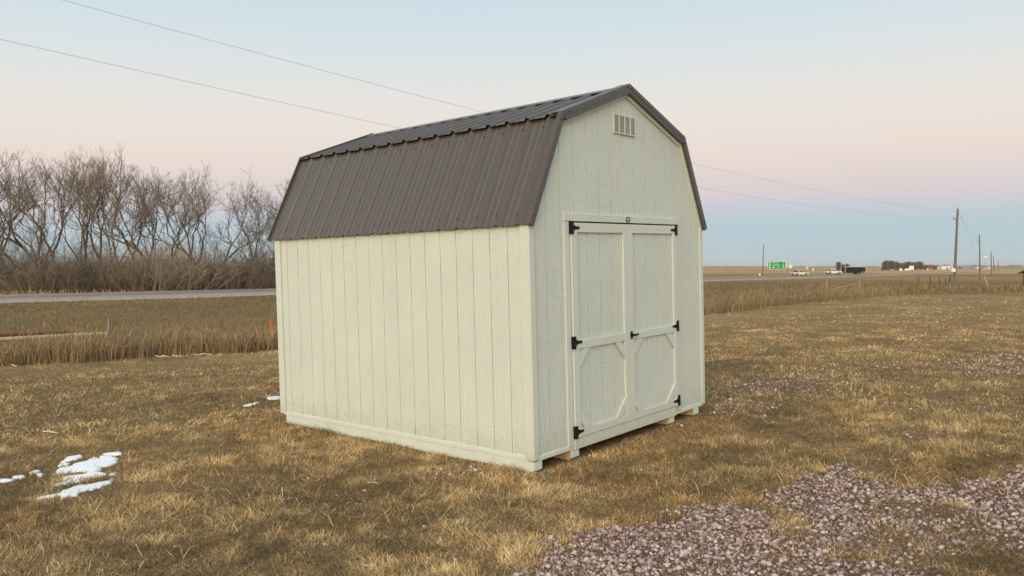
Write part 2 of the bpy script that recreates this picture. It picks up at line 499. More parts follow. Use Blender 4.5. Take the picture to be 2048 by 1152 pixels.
ribbon('edge_line', R0, RD, RN, -150, 900, 3.3, 3.5, ROAD_Z + .008, m_line, parent=road)
ribbon('edge_line', R0, RD, RN, -150, 900, 11.5, 11.7, ROAD_Z + .008, m_line, parent=road)
ribbon('centre_line', R0, RD, RN, -150, 900, 7.45, 7.6, ROAD_Z + .008, m_yline, parent=road)
S0 = Vector((30.0, 305.0, 0)); SDV = Vector((0.985, 0.17, 0)).normalized(); SNV = Vector((-SDV.y, SDV.x, 0))
side = tag(ribbon('side_road', S0, SDV, SNV, -260, 120, -9, 9, FIELD + .14, m_asph, .4), kind='structure')
ribbon('edge_line', S0, SDV, SNV, -260, 120, 7.0, 7.6, FIELD + .15, m_line, parent=side)
S1 = Vector((60.0, 395.0, 0))
side2 = tag(ribbon('gravel_lane', S1, Vector((.97, .24, 0)), Vector((-.24, .97, 0)), -330, 250, 0, 9, FIELD + .2, m_shoulder, .4), kind='structure')

# ------------------------------------------------------------------ the shed
shed = empty('storage_shed', SH_T, SH_R)
tag(shed, 'cream barn-roofed storage shed with brown ribbed metal roof and double doors', 'shed')
SID = .018            # siding face lies this far inside the trim face
GR = .0062            # width of a groove
TH = .013
def gz(x):            # underside of the gable line
    x = min(x, W - x)
    return HW + (BZ - HW) * x / BX - .035 if x < BX else BZ + (AZ - BZ) * (x - BX) / (W / 2 - BX) - .035
fw = MB().prism([(0.03, .034, .0), (W - .03, .034, 0), (W - .03, .034, gz(.03)), (W - BX, .034, gz(BX)), (W / 2, .034, gz(W / 2)), (BX, .034, gz(BX)), (.03, .034, gz(.03))], (0, .03, 0)).build('front_wall', M['dark'], shed)  # coloured near-black so gaps round the doors look unlit
bw = MB().prism([(0.03, L - .064, .0), (W - .03, L - .064, 0), (W - .03, L - .064, gz(.03)), (W - BX, L - .064, gz(BX)), (W / 2, L - .064, gz(W / 2)), (BX, L - .064, gz(BX)), (.03, L - .064, gz(.03))], (0, .03, 0)).build('back_wall', M['dark'], shed)
lw = MB().box((.034, .065, 0), (.064, L - .065, HW - .03)).build('side_wall', M['plain'], shed)
rw = MB().box((W - .064, .065, 0), (W - .034, L - .065, HW - .03)).build('side_wall', M['plain'], shed)
DX0, DX1, DZ0, DZ1 = .560, 2.405, .083, 1.962
def gable_board(x0, x1, y0, zb, parent, sgn=1):
    xs = [x0] + [b for b in (BX, W / 2, W - BX) if x0 + .003 < b < x1 - .003] + [x1]
    poly = [(x0, y0, zb), (x1, y0, zb)] + [(x, y0, gz(x)) for x in xs[::-1]]
    return MB().prism(poly, (0, TH * sgn, 0)).build('siding_board', M['paint'], parent)
cuts = [.02] + [.246 + .2 * k for k in range(14)] + [W - .02]
for a_, b_ in zip(cuts[:-1], cuts[1:]):
    x0, x1 = a_ + GR / 2, b_ - GR / 2
    if x1 <= DX0 - .02 or x0 >= DX1 + .02: gable_board(x0, x1, SID, .02, fw)
    elif x0 < DX0 - .02 < x1:
        gable_board(x0, DX0 - .02, SID, .02, fw); gable_board(DX0 - .018, x1, SID, 1.99, fw)
    elif x0 < DX1 + .02 < x1:
        gable_board(DX1 + .02, x1, SID, .02, fw); gable_board(x0, DX1 + .018, SID, 1.99, fw)
    else: gable_board(x0, x1, SID, 1.99, fw)
    gable_board(x0, x1, L - SID, .02, bw, -1)
ycuts = [.02] + [.249 + .2 * k for k in range(17)] + [L - .02]
for a_, b_ in zip(ycuts[:-1], ycuts[1:]):
    MB().box((SID, a_ + GR / 2, .02), (SID + TH, b_ - GR / 2, HW - .012)).build('siding_board', M['paint'], lw)
    MB().box((W - SID - TH, a_ + GR / 2, .02), (W - SID, b_ - GR / 2, HW - .012)).build('siding_board', M['paint'], rw)
# groove bottoms are paint, not the black that stands in for interior shade
MB().prism([(0.031, SID + .010, .02), (DX0 - .012, SID + .010, .02), (DX0 - .012, SID + .010, gz(.5)), (BX, SID + .010, gz(BX) - .004), (.031, SID + .010, gz(.031) - .004)], (0, .003, 0)).build('groove_backing', M['plain'], fw)
MB().prism([(DX1 + .012, SID + .010, .02), (W - .031, SID + .010, .02), (W - .031, SID + .010, gz(.031) - .004), (W - BX, SID + .010, gz(BX) - .004), (DX1 + .012, SID + .010, gz(BX) - .004)], (0, .003, 0)).build('groove_backing', M['plain'], fw)
MB().prism([(DX0 - .008, SID + .010, 1.985), (DX1 + .008, SID + .010, 1.985), (DX1 + .008, SID + .010, gz(BX) - .004), (W / 2, SID + .010, gz(W / 2) - .004), (DX0 - .008, SID + .010, gz(BX) - .004)], (0, .003, 0)).build('groove_backing', M['plain'], fw)
MB().box((SID + .010, .03, .02), (SID + .0135, L - .03, HW - .03)).build('groove_backing', M['plain'], lw)
# corner boards
for (xa, xb) in ((0, .066), (W - .066, W)):
    MB().box((xa, 0, .004), (xb, SID - .002, HW - .012)).build('corner_board', M['trim'], shed, bevel=.0015)
    MB().box((xa, L - SID + .002, .004), (xb, L, HW - .012)).build('corner_board', M['trim'], shed, bevel=.0015)
for xa, xb in ((0, SID - .002), (W - SID + .002, W)):
    MB().box((xa, SID - .001, .004), (xb, .10, HW - .02)).build('corner_board', M['trim'], shed, bevel=.0015)
    MB().box((xa, L - .10, .004), (xb, L - SID + .001, HW - .02)).build('corner_board', M['trim'], shed, bevel=.0015)
# floor frame, drip lip, skids
MB().box((.02, .03, -.012), (W - .02, L - .03, .018)).build('floor_frame', M['plain'], shed)
MB().box((.006, .07, -.014), (.04, L - .07, .028)).build('drip_lip', M['plain'], shed, bevel=.004)
MB().box((.07, .006, -.014), (DX0 - .004, .04, .026)).build('drip_lip', M['plain'], shed, bevel=.004)
MB().box((DX1 + .004, .006, -.014), (W - .07, .04, .026)).build('drip_lip', M['plain'], shed, bevel=.004)
MB().box((DX0 - .002, -.010, -.016), (2.365, .036, .078)).build('threshold', M['rail'], shed, bevel=.003)
def skid(x0, x1, mat, painted):
    zt, zb = -.014, -.20
    poly = [(x0, .022, zt), (x0, .022, -.085), (x0, .085, zb), (x0, L - .16, zb), (x0, L - .10, -.085), (x0, L - .10, zt)]
    s = MB().prism(poly, (x1 - x0, 0, 0)).build('skid', mat, shed)
    MB().box((x0, .010, -.083), (x1, .0215, zt)).build('skid_end', M['plain'], s)
skid(.008, .112, M['plain'], True)
for xa, xb in ((.525, .637), (2.235, 2.345), (2.785, 2.885)): skid(xa, xb, M['rawwood'], False)

# trims round the doors
MB().box((.474, -.006, 1.976), (2.492, SID - .001, 2.040)).build('door_header', M['rail'], shed, bevel=.002)
MB().box((.478, .0, .012), (DX0 - .006, SID - .001, 1.974)).build('door_jamb', M['trim'], shed, bevel=.002)
MB().box((DX1 + .006, .0, .012), (2.488, SID - .001, 1.974)).build('door_jamb', M['trim'], shed, bevel=.002)

def hinge(x, z, s, door):
    """black strap hinge: butt plate, knuckle and a tapering strap with a round end"""
    mb = MB()
    y0 = -.020
    mb.box((x - .021, y0 - .004, z - .054), (x + .021, y0, z + .054))
    mb.tube([(x, y0 - .006, z - .056), (x, y0 - .006, z + .056)], .0085, 8)
    pts = [(.018, .034), (.035, .020), (.055, .014), (.085, .010), (.092, .013), (.103, .013), (.109, .007)]
    poly = [(x + s * a_, y0 - .003, z + h) for a_, h in pts] + [(x + s * a_, y0 - .003, z - h) for a_, h in pts[::-1]]
    mb.prism(poly, (0, .004, 0))
    for a_ in (.035, .06, .097): mb.cyl((x + s * a_, y0 - .005, z), (0, 1, 0), .0045, .006, 6)
    for zz in (-.035, .035): mb.cyl((x - s * .013, y0 - .006, z + zz), (0, 1, 0), .0045, .006, 6)
    mb.box((x - .021, y0, z - .054), (x + .021, .001, z + .054))
    return mb.build('hinge', M['black'], door)

def make_door(x0, x1, hx, s):
    door = MB().box((x0 + .01, .016, DZ0 + .012), (x1 - .01, .026, DZ1 - .004)).build('door', M['plain'], shed)
    # grooved boards of the leaf
    gs = [x0 + .004] + [g for g in [.246 + .2 * k - .03 for k in range(14)] if x0 + .06 < g < x1 - .06] + [x1 - .004]
    for a_, b_ in zip(gs[:-1], gs[1:]):
        MB().box((a_ + GR / 2, .004, DZ0 + .008), (b_ - GR / 2, .015, DZ1 - .004)).build('door_board', M['paint'], door)
    F0, F1 = -.016, .003
    st = .086
    MB().box((x0, F0, DZ0), (x0 + st, F1, DZ1)).build('stile', M['trim'], door, bevel=.002)
    MB().box((x1 - st + .014, F0, DZ0), (x1, F1, DZ1)).build('stile', M['trim'], door, bevel=.002)
    xi0, xi1 = x0 + st + .001, x1 - st + .013
    MB().box((xi0, F0, 1.878), (xi1, F1, DZ1)).build('rail', M['rail'], door, bevel=.002)
    MB().box((xi0, F0, .858), (xi1, F1, .932)).build('rail', M['rail'], door, bevel=.002)
    MB().box((xi0, F0, DZ0), (xi1, F1, .152)).build('rail', M['rail'], door, bevel=.002)
    # diagonal corner braces of the lower panel, a small open triangle behind each
    zi0, zi1, c, w = .153, .857, .165, .105
    for xa, sx in ((xi0, 1), (xi1, -1)):
        for za, sz_ in ((zi0, 1), (zi1, -1)):
            poly = [(xa + sx * .001, F0 + .002, za + sz_ * (c - w)), (xa + sx * .001, F0 + .002, za + sz_ * c), (xa + sx * c, F0 + .002, za + sz_ * .001), (xa + sx * (c - w), F0 + .002, za + sz_ * .001)]
            MB().prism(poly, (0, .016, 0)).build('corner_brace', M['trim'], door)
    for z in (1.918, .920, .136): hinge(hx, z, s, door)
    return door
dl = make_door(DX0, 1.456, .566, 1)
dr = make_door(1.464, DX1, 2.402, -1)
# lever handle on the right leaf
mb = MB()
mb.cyl((1.497, -.020, .905), (0, 1, 0), .024, .012, 18)
mb.tube([(1.497, -.024, .905), (1.497, -.055, .905), (1.510, -.060, .906), (1.552, -.058, .910), (1.566, -.052, .909)], [.012, .011, .011, .009, .006], 8)
mb.box((1.480, -.019, .868), (1.514, -.0155, .942))
mb.build('lever_handle', M['black'], dr, smooth=False)
# maker's plate on the header
bx_, bz_ = 1.484, 2.008
def ring(cx, cz_, rx, rz, y, n=24, p=3.2):
    out = []
    for k in range(n):
        t = 2 * math.pi * k / n; c, s_ = math.cos(t), math.sin(t)
        out.append((cx + rx * math.copysign(abs(c) ** (2 / p), c), y, cz_ + rz * math.copysign(abs(s_) ** (2 / p), s_)))
    return out
plate = MB().prism(ring(bx_, bz_, .043, .031, -.0105), (0, .0048, 0)).build('badge', M['silver'], shed)
mb = MB()
mb.prism(ring(bx_, bz_, .036, .026, -.0125), (0, .0022, 0))
mb.build('badge_emblem', M['emblem'], plate)
mb = MB()
mb.prism([(bx_ + .030 * math.cos(t), -.0142, bz_ - .002 + .022 * math.sin(t)) for t in np.linspace(.35, math.pi - .35, 9)] + [(bx_ + .025 * math.cos(t), -.0142, bz_ - .003 + .017 * math.sin(t)) for t in np.linspace(math.pi - .35, .35, 9)], (0, .0016, 0))
mb.prism(ring(bx_, bz_ - .001, .023, .007, -.0142, 20, 2.4), (0, .0016, 0))
mb.prism(ring(bx_, bz_ - .018, .008, .006, -.0142, 12, 2), (0, .0016, 0))
mb.build('badge_relief', M['silver'], plate)
# gable vent
vent = MB().box((1.303, SID - .006, 2.822), (1.665, SID - .001, 2.980)).build('gable_vent', M['dark'], shed)  # black sheet, the shade behind the louvres put into its colour
x0v, x1v, z0v, z1v, yv = 1.292, 1.676, 2.812, 2.992, SID - .018
fr = MB()
fr.box((x0v, yv, z1v - .010), (x1v, SID - .001, z1v)); fr.box((x0v, yv, z0v), (x1v, SID - .001, z0v + .011))
fr.box((x0v, yv, z0v + .0112), (x0v + .012, SID - .001, z1v - .0102)); fr.box((x1v - .012, yv, z0v + .0112), (x1v, SID - .001, z1v - .0102))
fr.build('vent_frame', M['plain'], vent)
cw = (x1v - x0v) / 4
for k in (1, 2, 3): MB().box((x0v + cw * k - .008, yv + .001, z0v + .0112), (x0v + cw * k + .008, SID - .001, z1v - .0102)).build('vent_mullion', M['plain'], vent)
for k in range(4):
    mb = MB(); xa, xb = x0v + cw * k + .0095, x0v + cw * (k + 1) - .0095
    if k == 0: xa = x0v + .0125
    if k == 3: xb = x1v - .0125
    for j in range(17):
        z = z0v + .016 + j * (z1v - z0v - .03) / 16.5
        mb.prism([(xa, yv + .002, z), (xa, yv + .004, z - .0008), (xa, SID - .008, z + .006), (xa, SID - .008, z + .0072)], (xb - xa, 0, 0))
    mb.build('vent_louvres', M['plain'], vent)

# roof
YF, YB = -.028, L + .085
def rib_profile(y0, y1):
    """height of the sheet along the shed's length: tall ribs every 9 inches, two pencil ribs between"""
    pts = []; P = .2286
    k0 = int(math.floor((y0 - .10) / P)) - 1
    for k in range(k0, k0 + 40):
        c = .10 + k * P
        for dy, h in ((-.032, 0), (-.014, .022), (.014, .022), (.032, 0)): pts.append((c + dy, h))
        for q in (.078, .150):
            for dy, h in ((-.010, 0), (-.004, .0035), (.004, .0035), (.010, 0)): pts.append((c + q + dy, h))
    pts = [p for p in pts if y0 < p[0] < y1]
    return [(y0, pts[0][1] if False else 0)] + pts + [(y1, 0)]
roof = MB().prism([(.07, .07, HW - .05), (BX + .02, .07, BZ - .06), (W / 2, .07, AZ - .06), (W - BX - .02, .07, BZ - .06), (W - .07, .07, HW - .05)], (0, L - .14, 0)).build('roof', M['dark'], shed)
def sheet(p0, p1, y0, y1, up):
    a_, b_ = Vector((p0[0], 0, p0[1])), Vector((p1[0], 0, p1[1]))
    n_ = Vector((0, 1, 0)).cross((b_ - a_).normalized()).normalized()
    if n_.z < 0: n_ = -n_
    pr = rib_profile(y0, y1)
    mb = MB(); vs = []
    for base in (a_, b_):
        for y, h in pr: vs.append(base + n_ * h + Vector((0, y, 0)))
        for y, h in pr: vs.append(base + n_ * (h - .003) + Vector((0, y, 0)))
    m = len(pr); fs = []
    for i in range(m - 1):
        fs += [(i, i + 1, 2 * m + i + 1, 2 * m + i), (m + i, 3 * m + i, 3 * m + i + 1, m + i + 1), (i, m + i, m + i + 1, i + 1), (2 * m + i, 2 * m + i + 1, 3 * m + i + 1, 3 * m + i)]
    fs += [(0, 2 * m, 3 * m, m), (m - 1, 2 * m - 1, 4 * m - 1, 3 * m - 1)]
    mb.add(vs, fs)
    return mb.build('roof_sheet', M['roof'], roof)
ud = Vector((W / 2 - BX, AZ - BZ)).normalized()
ld = Vector((BX, BZ - HW)).normalized()
EAVE = Vector((0, HW)) - ld * .022 + Vector((-.004, 0))
UPL = Vector((BX, BZ)) - ud * .040
ys = [YF + .006] + [YF + .9144 * k - .06 for k in (1, 2, 3, 4)]
ys[-1] = YB
for y0, y1 in zip(ys[:-1], ys[1:]):
    y1 -= .0008
    for mir in (0, 1):
        mx = (lambda p: (W - p[0], p[1])) if mir else (lambda p: (p[0], p[1]))
        sheet(mx(EAVE), mx(Vector((BX, BZ)) + Vector((.004, -.014))), y0, y1, 0)
        sheet(mx(UPL), mx((W / 2 - .004, AZ - .012)), y0, y1, 1)
# ridge cap
cap = MB()
for mir in (0, 1):
    a_ = Vector((W / 2, AZ + .014)); b_ = a_ - ud * .155
    pl = [(a_.x, a_.y), (b_.x, b_.y), (b_.x, b_.y - .004), (a_.x, a_.y - .004)]
    if mir: pl = [(W - x, z) for x, z in pl]
    cap.prism([(x, YF - .008, z) for x, z in pl], (0, YB - YF + .016, 0))
cap.build('ridge_cap', M['roof'], roof)
# rake trim along the gable, brown, and the cream strip beneath it
def offset_line(dist):
    pts = [Vector((EAVE.x, EAVE.y)), Vector((BX, BZ)), Vector((W / 2, AZ)), Vector((W - BX, BZ)), Vector((W - EAVE.x, EAVE.y))]
    out = []
    for i, p in enumerate(pts):
        ns = []
        for j in (i - 1, i):
            if 0 <= j < 4:
                t = (pts[j + 1] - pts[j]).normalized(); ns.append(Vector((-t.y, t.x)))
        if len(ns) == 1: out.append(p + ns[0] * dist)
        else:
            b2 = (ns[0] + ns[1]).normalized(); out.append(p + b2 * dist / b2.dot(ns[0]))
    return out
for yf, yb, nm, mat_, par in ((YF - .012, .004, 'rake_trim', M['roof'], roof), (YB - .006, YB + .010, 'rake_trim', M['roof'], roof)):
    for i in range(4):
        up = i in (1, 2)
        o0, o1 = offset_line(.024), offset_line(-.062 if up else -.030)
        q = [o0[i], o0[i + 1], o1[i + 1], o1[i]]
        sh = .0015 if up else 0
        mb = MB().prism([(p.x, yf - sh, p.y) for p in q], (0, yb - yf, 0))
        # pressed ridge line on the face and the flange lying on the sheet
        r0, r1 = offset_line(-.012), offset_line(-.018)
        qq = [r0[i], r0[i + 1], r1[i + 1], r1[i]]
        if up and yf < 0: mb.prism([(p.x, yf - .006, p.y) for p in qq], (0, .006, 0))
        if up and yf < 0:
            r0, r1 = offset_line(-.040), offset_line(-.045)
            qq = [r0[i], r0[i + 1], r1[i + 1], r1[i]]
            mb.prism([(p.x, yf - .004, p.y) for p in qq], (0, .004, 0))
        f0, f1 = offset_line(.0242), offset_line(.0212)
        qq = [f0[i], f0[i + 1], f1[i + 1], f1[i]]
        if yf < 0 and up: mb.prism([(p.x, yb + .0005, p.y) for p in qq], (0, .075 - yb - .001, 0))
        mb.build(nm, M['roof'], roof)
for i in range(4):
    up = i in (1, 2)
    o0, o1 = offset_line(-.0625 if up else -.0305), offset_line(-.092 if up else -.058)
    q = [o0[i], o0[i + 1], o1[i + 1], o1[i]]
    MB().prism([(p.x, -.004, p.y) for p in q], (0, SID + .003, 0)).build('gable_strip', M['plain'], shed)
# screws
scr = MB()
for k in range(17):
    y = .10 + .2286 * k + .045
    if y > YB - .05: break
    for mir in (0, 1):
        for fr_, (a_, b_) in ((.10, (EAVE, Vector((BX, BZ)))), (.90, (EAVE, Vector((BX, BZ)))), (.10, (UPL, Vector((W / 2, AZ))))):
            p = a_ + (b_ - a_) * fr_; t = (b_ - a_).normalized(); n_ = Vector((-t.y, t.x))
            q0, q1 = p + n_ * .001, p + n_ * .009
            x0, x1 = (W - q0.x, W - q1.x) if mir else (q0.x, q1.x)
            scr.tube([(x0, y, q0.y), (x1, y, q1.y)], [.008, .005], 6)
tag(scr.build('roof_screws', M['emblem'], roof), kind='stuff')
for i, (fa, fb) in enumerate(((.08, .95), (.08, .97), (.03, .92), (.05, .92))):
    o0 = offset_line(-.003); mb = MB()
    for f_ in (fa, fb):
        p = o0[i] + (o0[i + 1] - o0[i]) * f_
        mb.cyl((p.x, YF - .016, p.y), (0, 1, 0), .007, .01, 6)
    mb.build('trim_screw', M['emblem'], roof)

# ------------------------------------------------------------------ snow
m_snow = simple('snow', (.84, .86, .88), .6, var=.03, scale=20, bump=.006)
SNOW = []
def snow(poly_px, label, thick=.035):
    P = np.array([ground_px(*p) for p in poly_px]); st = .009
    SNOW.append(P)
    x0, y0 = P.min(0) - .05; x1, y1 = P.max(0) + .05
    xs, ys_ = np.arange(x0, x1, st), np.arange(y0, y1, st * 1.6)
    X, Y = np.meshgrid(xs, ys_)
    jx = X + (fbm(X * 20, Y * 20, 171) - .5) * .06; jy = Y + (fbm(X * 20, Y * 20, 173) - .5) * .06
    ins = poly_in(jx, jy, P)
    D = np.full(X.shape, 9.0)
    for i in range(len(P)):
        a_, b_ = P[i], P[(i + 1) % len(P)]; ab = b_ - a_
        t = np.clip(((jx - a_[0]) * ab[0] + (jy - a_[1]) * ab[1]) / (ab @ ab + 1e-9), 0, 1)
        D = np.minimum(D, np.hypot(jx - a_[0] - ab[0] * t, jy - a_[1] - ab[1] * t))
    hgt = .22 * thick * np.sqrt(np.clip(D / .05, 0, 1)) * (.8 + .4 * vnoise(X * 9, Y * 9, 175))
    Z = H(X, Y) + .010 + np.where(ins, hgt, -.03)
    q = ins[:-1, :-1] | ins[1:, :-1] | ins[:-1, 1:] | ins[1:, 1:]
    idx = np.arange(X.size).reshape(X.shape)
    F_ = np.stack([idx[:-1, :-1], idx[:-1, 1:], idx[1:, 1:], idx[1:, :-1]], -1)[q]
    used, inv = np.unique(F_, return_inverse=True)
    V = np.stack([X, Y, Z], -1).reshape(-1, 3)[used]
    o = np_mesh('snow_patch', V, inv.reshape(-1, 4), m_snow, smooth=True)
    return tag(o, label, 'snow', 'patches of melting snow')
def cpx(pts, s=3.657, ox=0, oy=860): return [(ox + x / s, oy + y / s) for x, y in pts]
snow(cpx([(395, 305), (430, 280), (520, 268), (540, 250), (640, 235), (690, 207), (720, 222), (735, 205), (790, 198), (850, 205), (866, 235), (800, 262), (740, 275), (725, 300), (780, 328), (700, 345), (640, 352), (600, 380), (500, 392), (385, 405), (400, 388), (520, 362), (565, 348), (470, 352), (465, 340), (560, 325), (640, 318), (650, 300), (560, 300), (480, 308), (400, 320)]), 'largest melting snow patch lying in the grass, with ragged lobes', .04)
snow(cpx([(262, 505), (330, 488), (430, 470), (470, 448), (560, 420), (600, 402), (640, 410), (720, 395), (800, 375), (822, 352), (834, 365), (820, 392), (740, 425), (660, 445), (600, 460), (560, 490), (500, 495), (450, 516), (430, 485), (350, 503), (262, 512)]), 'long thin snow streak next to the largest snow patch')
snow(cpx([(450, 225), (500, 205), (590, 190), (598, 205), (560, 222), (460, 236)]), 'short snow streak above the largest snow patch')
snow(cpx([(748, 185), (790, 172), (885, 172), (884, 192), (800, 195), (750, 194)]), 'flat snow sliver at the tip of the largest snow patch', .03)
snow(cpx([(405, 262), (460, 240), (510, 245), (500, 258), (430, 268)]), 'thin faint snow sliver between streak and largest patch', .015)
snow(cpx([(805, 325), (845, 313), (864, 325), (850, 336), (810, 337)]), 'small round snow lump beside the largest snow patch', .03)
for p in ([(-40, 376), (30, 360), (105, 362), (100, 372), (-30, 392)], [(100, 345), (180, 333), (185, 345), (150, 360), (110, 358)], [(215, 318), (250, 300), (295, 295), (296, 306), (240, 322)], [(265, 325), (310, 316), (330, 335), (280, 340)]):
    snow(cpx(p), 'small snow dab in the row leading away from the large patch', .03)
snow([(532, 797), (545, 793), (560, 792), (560, 797), (540, 800)], 'snow remnant behind the back corner of the shed', .03)
snow([(486, 812), (510, 806), (522, 805), (505, 811), (490, 814)], 'thin snow trace leading to the shed back corner', .015)

# ------------------------------------------------------------------ dead grass
def pal(t, cols):
    """t in 0..1 -> colour from a list"""
    cols = np.array(cols); t = np.clip(t, 0, .9999) * (len(cols) - 1)
    i = t.astype(int); f = (t - i)[:, None]
    return cols[i] * (1 - f) + cols[i + 1] * f
GRASS_PAL = [(.085, .068, .04), (.155, .115, .062), (.26, .185, .098), (.37, .265, .138), (.47, .36, .195), (.60, .49, .29)]
def blades(x, y, length, width, lean, col, curl=.5, az=None, zoff=None):
    n = len(x)
    z = H(x, y) - .006 if zoff is None else zoff
    az = rs.rand(n) * 2 * math.pi if az is None else az
    dirx, diry = np.cos(az), np.sin(az)
    wa = rs.rand(n) * 2 * math.pi                      # which way the blade's flat side faces
    wx, wy = np.cos(wa), np.sin(wa)
    out = []
    s1, s2 = .5, 1.0
    l1 = lean * .7; l2 = lean * (1 + curl)
    p0 = np.stack([x, y, z], 1)
    p1 = p0 + np.stack([dirx * np.sin(l1), diry * np.sin(l1), np.cos(l1)], 1) * (length * s1)[:, None]
    l2 = np.minimum(l2, 1.75)
    p2 = p1 + np.stack([dirx * np.sin(l2), diry * np.sin(l2), np.cos(l2)], 1) * (length * .5)[:, None]
    wv = np.stack([wx, wy, np.zeros(n)], 1) * (width / 2)[:, None]
    V = np.stack([p0 - wv, p0 + wv, p1 - wv * .9, p1 + wv * .9, p2], 1).reshape(-1, 3)
    b = (np.arange(n) * 5)[:, None]
    F = np.concatenate([b + np.array([[0, 1, 3]]), b + np.array([[0, 3, 2]]), b + np.array([[2, 3, 4]])], 1).reshape(-1, 3)
    C = np.repeat(col, 5, axis=0).reshape(n, 5, 3)
    return V, F, C.reshape(-1, 3)
m_grass = attr_mat('dead_grass', .85, .18, 6.0, .12)
def sector(n, r0, r1, a0=-40, a1=40):
    r = r0 + (r1 - r0) * rs.rand(n); a = np.radians(a0 + (a1 - a0) * rs.rand(n))
    return r * np.sin(a), r * np.cos(a)
def lawn_grass(n, r0, r1, lmul, wmul):
    x, y = sector(n, r0, r1)
    d = edge_d(x, y)
    sx, sy = to_shed(x, y)
    under = (sx > .03) & (sx < W - .03) & (sy > -.015) & (sy < L - .1)
    g = gravel_mask(x, y)
    tuft = fbm(x * 2.6, y * 2.6, 101); big = fbm(x * .55, y * .55, 103); fine = fbm(x * 7, y * 7, 107)
    bare = sstep(.60, .74, fbm(x * 1.3, y * 1.3, 109))
    on_snow = np.zeros(n, bool)
    for P in SNOW: on_snow |= poly_in(x, y, P)
    keep = (d < .9) & ~under & ~(on_snow & (rs.rand(n) < .86)) & (rs.rand(n) > np.where(g > .78, .945, g * .7)) & (rs.rand(n) > bare * .3) & (rs.rand(n) < .5 + 1.0 * fine)
    x, y, tuft, big, fine, bare, g = [q[keep] for q in (x, y, tuft, big, fine, bare, g)]
    n = len(x)
    cr_, cc = fbm(x * 1.1, y * 1.1, 113), rs.rand(n)
    dl, dn = x * .84 + y * .54, -x * .54 + y * .84         # mowing runs along the ditch
    streak = fbm(dl * .22, dn * 2.4, 217, 3)
    t = .12 + .62 * sstep(.2, .85, tuft * .5 + fine * .5) - .15 * bare + .62 * (cc - .5) + .16 * (big - .5)
    col = pal(t, GRASS_PAL)
    redd = sstep(.48, .72, cr_)[:, None]
    col = col * (1 - redd) + col * np.array([[1.0, .94, .86]]) * redd
    col *= ((.98 + .3 * rs.rand(n)) * (.30 + .50 * fbm(x * 1.5, y * 1.5, 211, 4) + .45 * fbm(x * 5.5, y * 5.5, 213, 2) + .35 * streak + .22 * fine))[:, None]
    worn = np.exp(-((edge_d(x, y) + 1.0) / .8) ** 2) * .8
    sx, sy = to_shed(x, y)
    foot = np.exp(-(sy / .12) ** 2) * (sx > -.1) * (sx < W)
    length = (.03 + .05 * sstep(.35, .75, tuft) * (.4 + rs.rand(n)) + .04 * rs.rand(n)) * .9 * lmul * (1 - .6 * worn) * (1 - .55 * foot)
    swirl = fbm(x * .9, y * .9, 127) * 4 * math.pi
    az = swirl + rs.normal(0, 1.9, n)
    lean = np.clip(rs.normal(1.18, .36, n), .1, 1.55)
    width = (.0024 + .0022 * rs.rand(n)) * wmul
    col = col * (1 - .45 * worn[:, None]) + np.array([[.40, .30, .165]]) * .45 * worn[:, None]
    col = col * (1 + .22 * sstep(10, 20, y))[:, None]
    damp = sstep(.52, .66, fbm(x * .8, y * .8, 221, 3)) * sstep(.4, .6, fbm(x * 3.3, y * 3.3, 223, 2))     # darker rotted patches
    col = col * np.array([[1.34, 1.27, 1.19]]) * (1 - .5 * damp)[:, None]
    return blades(x, y, length, width, lean, col, .35, az)
def straw(n):
    """longer pale straws standing out of the mat"""
    x, y = sector(n, 3.2, 16)
    sx, sy = to_shed(x, y)
    k = (fbm(x * 1.6, y * 1.6, 203) > .5) & ~((sx > -.05) & (sx < W + .05) & (sy > -.05) & (sy < L + .05)) & (edge_d(x, y) < 0) & (rs.rand(n) > gravel_mask(x, y) * .85)
    for P in SNOW: k &= ~poly_in(x, y, P)
    x, y = x[k], y[k]; n = len(x)
    col = pal(rs.rand(n), [(.36, .27, .15), (.50, .40, .22), (.60, .50, .31)])
    return blades(x, y, .09 + .11 * rs.rand(n), .0034 + .0022 * rs.rand(n), np.clip(rs.normal(1.2, .3, n), .2, 1.55), col, .5)
# nearer blades are fine, farther ones coarser
parts = [lawn_grass(385000, 3.2, 9.5, 1.0, 1.0), lawn_grass(190000, 9.5, 20, 1.05, 1.8), lawn_grass(80000, 20, 36, 1.1, 2.7), straw(14000)]
Vs, Fs, Cs, off = [], [], [], 0
for V, F_, C in parts:
    Vs.append(V); Fs.append(F_ + off); Cs.append(C); off += len(V)
tag(np_mesh('lawn_grass', np.concatenate(Vs), np.concatenate(Fs), m_grass, np.concatenate(Cs)), 'matted dead brown and straw coloured grass covering the lawn', 'grass', kind='stuff')

# stubble of the mown field beyond the ditch and up to the road
def field_grass(n):
    x, y = sector(n, 19, 150, -42, 44)
    d = edge_d(x, y)
    pr = (np.stack([x, y], 1) - np.array([[R0.x, R0.y]])) @ np.array([RN.x, RN.y])
    keep = (d > 1.0) & (pr < -1.5)
    x, y = x[keep], y[keep]; n = len(x); r = np.hypot(x, y)
    t = .15 + .75 * fbm(x * .5, y * .5, 131) * .6 + .3 * fbm(x * .07, y * .12, 137) + .35 * (rs.rand(n) - .5)
    col = pal(t, [(.11, .082, .043), (.18, .13, .067), (.25, .18, .094), (.34, .245, .13)])
    V, F_, C = blades(x, y, .10 + .12 * rs.rand(n), .0021 * r * (.4 + .4 * rs.rand(n)) * .55, np.clip(rs.normal(.6, .35, n), 0, 1.3), col)
    return tag(np_mesh('field_grass', V, F_, m_grass, C), 'short mown dead grass of the field below the highway', 'grass', kind='stuff')
field_grass(110000)
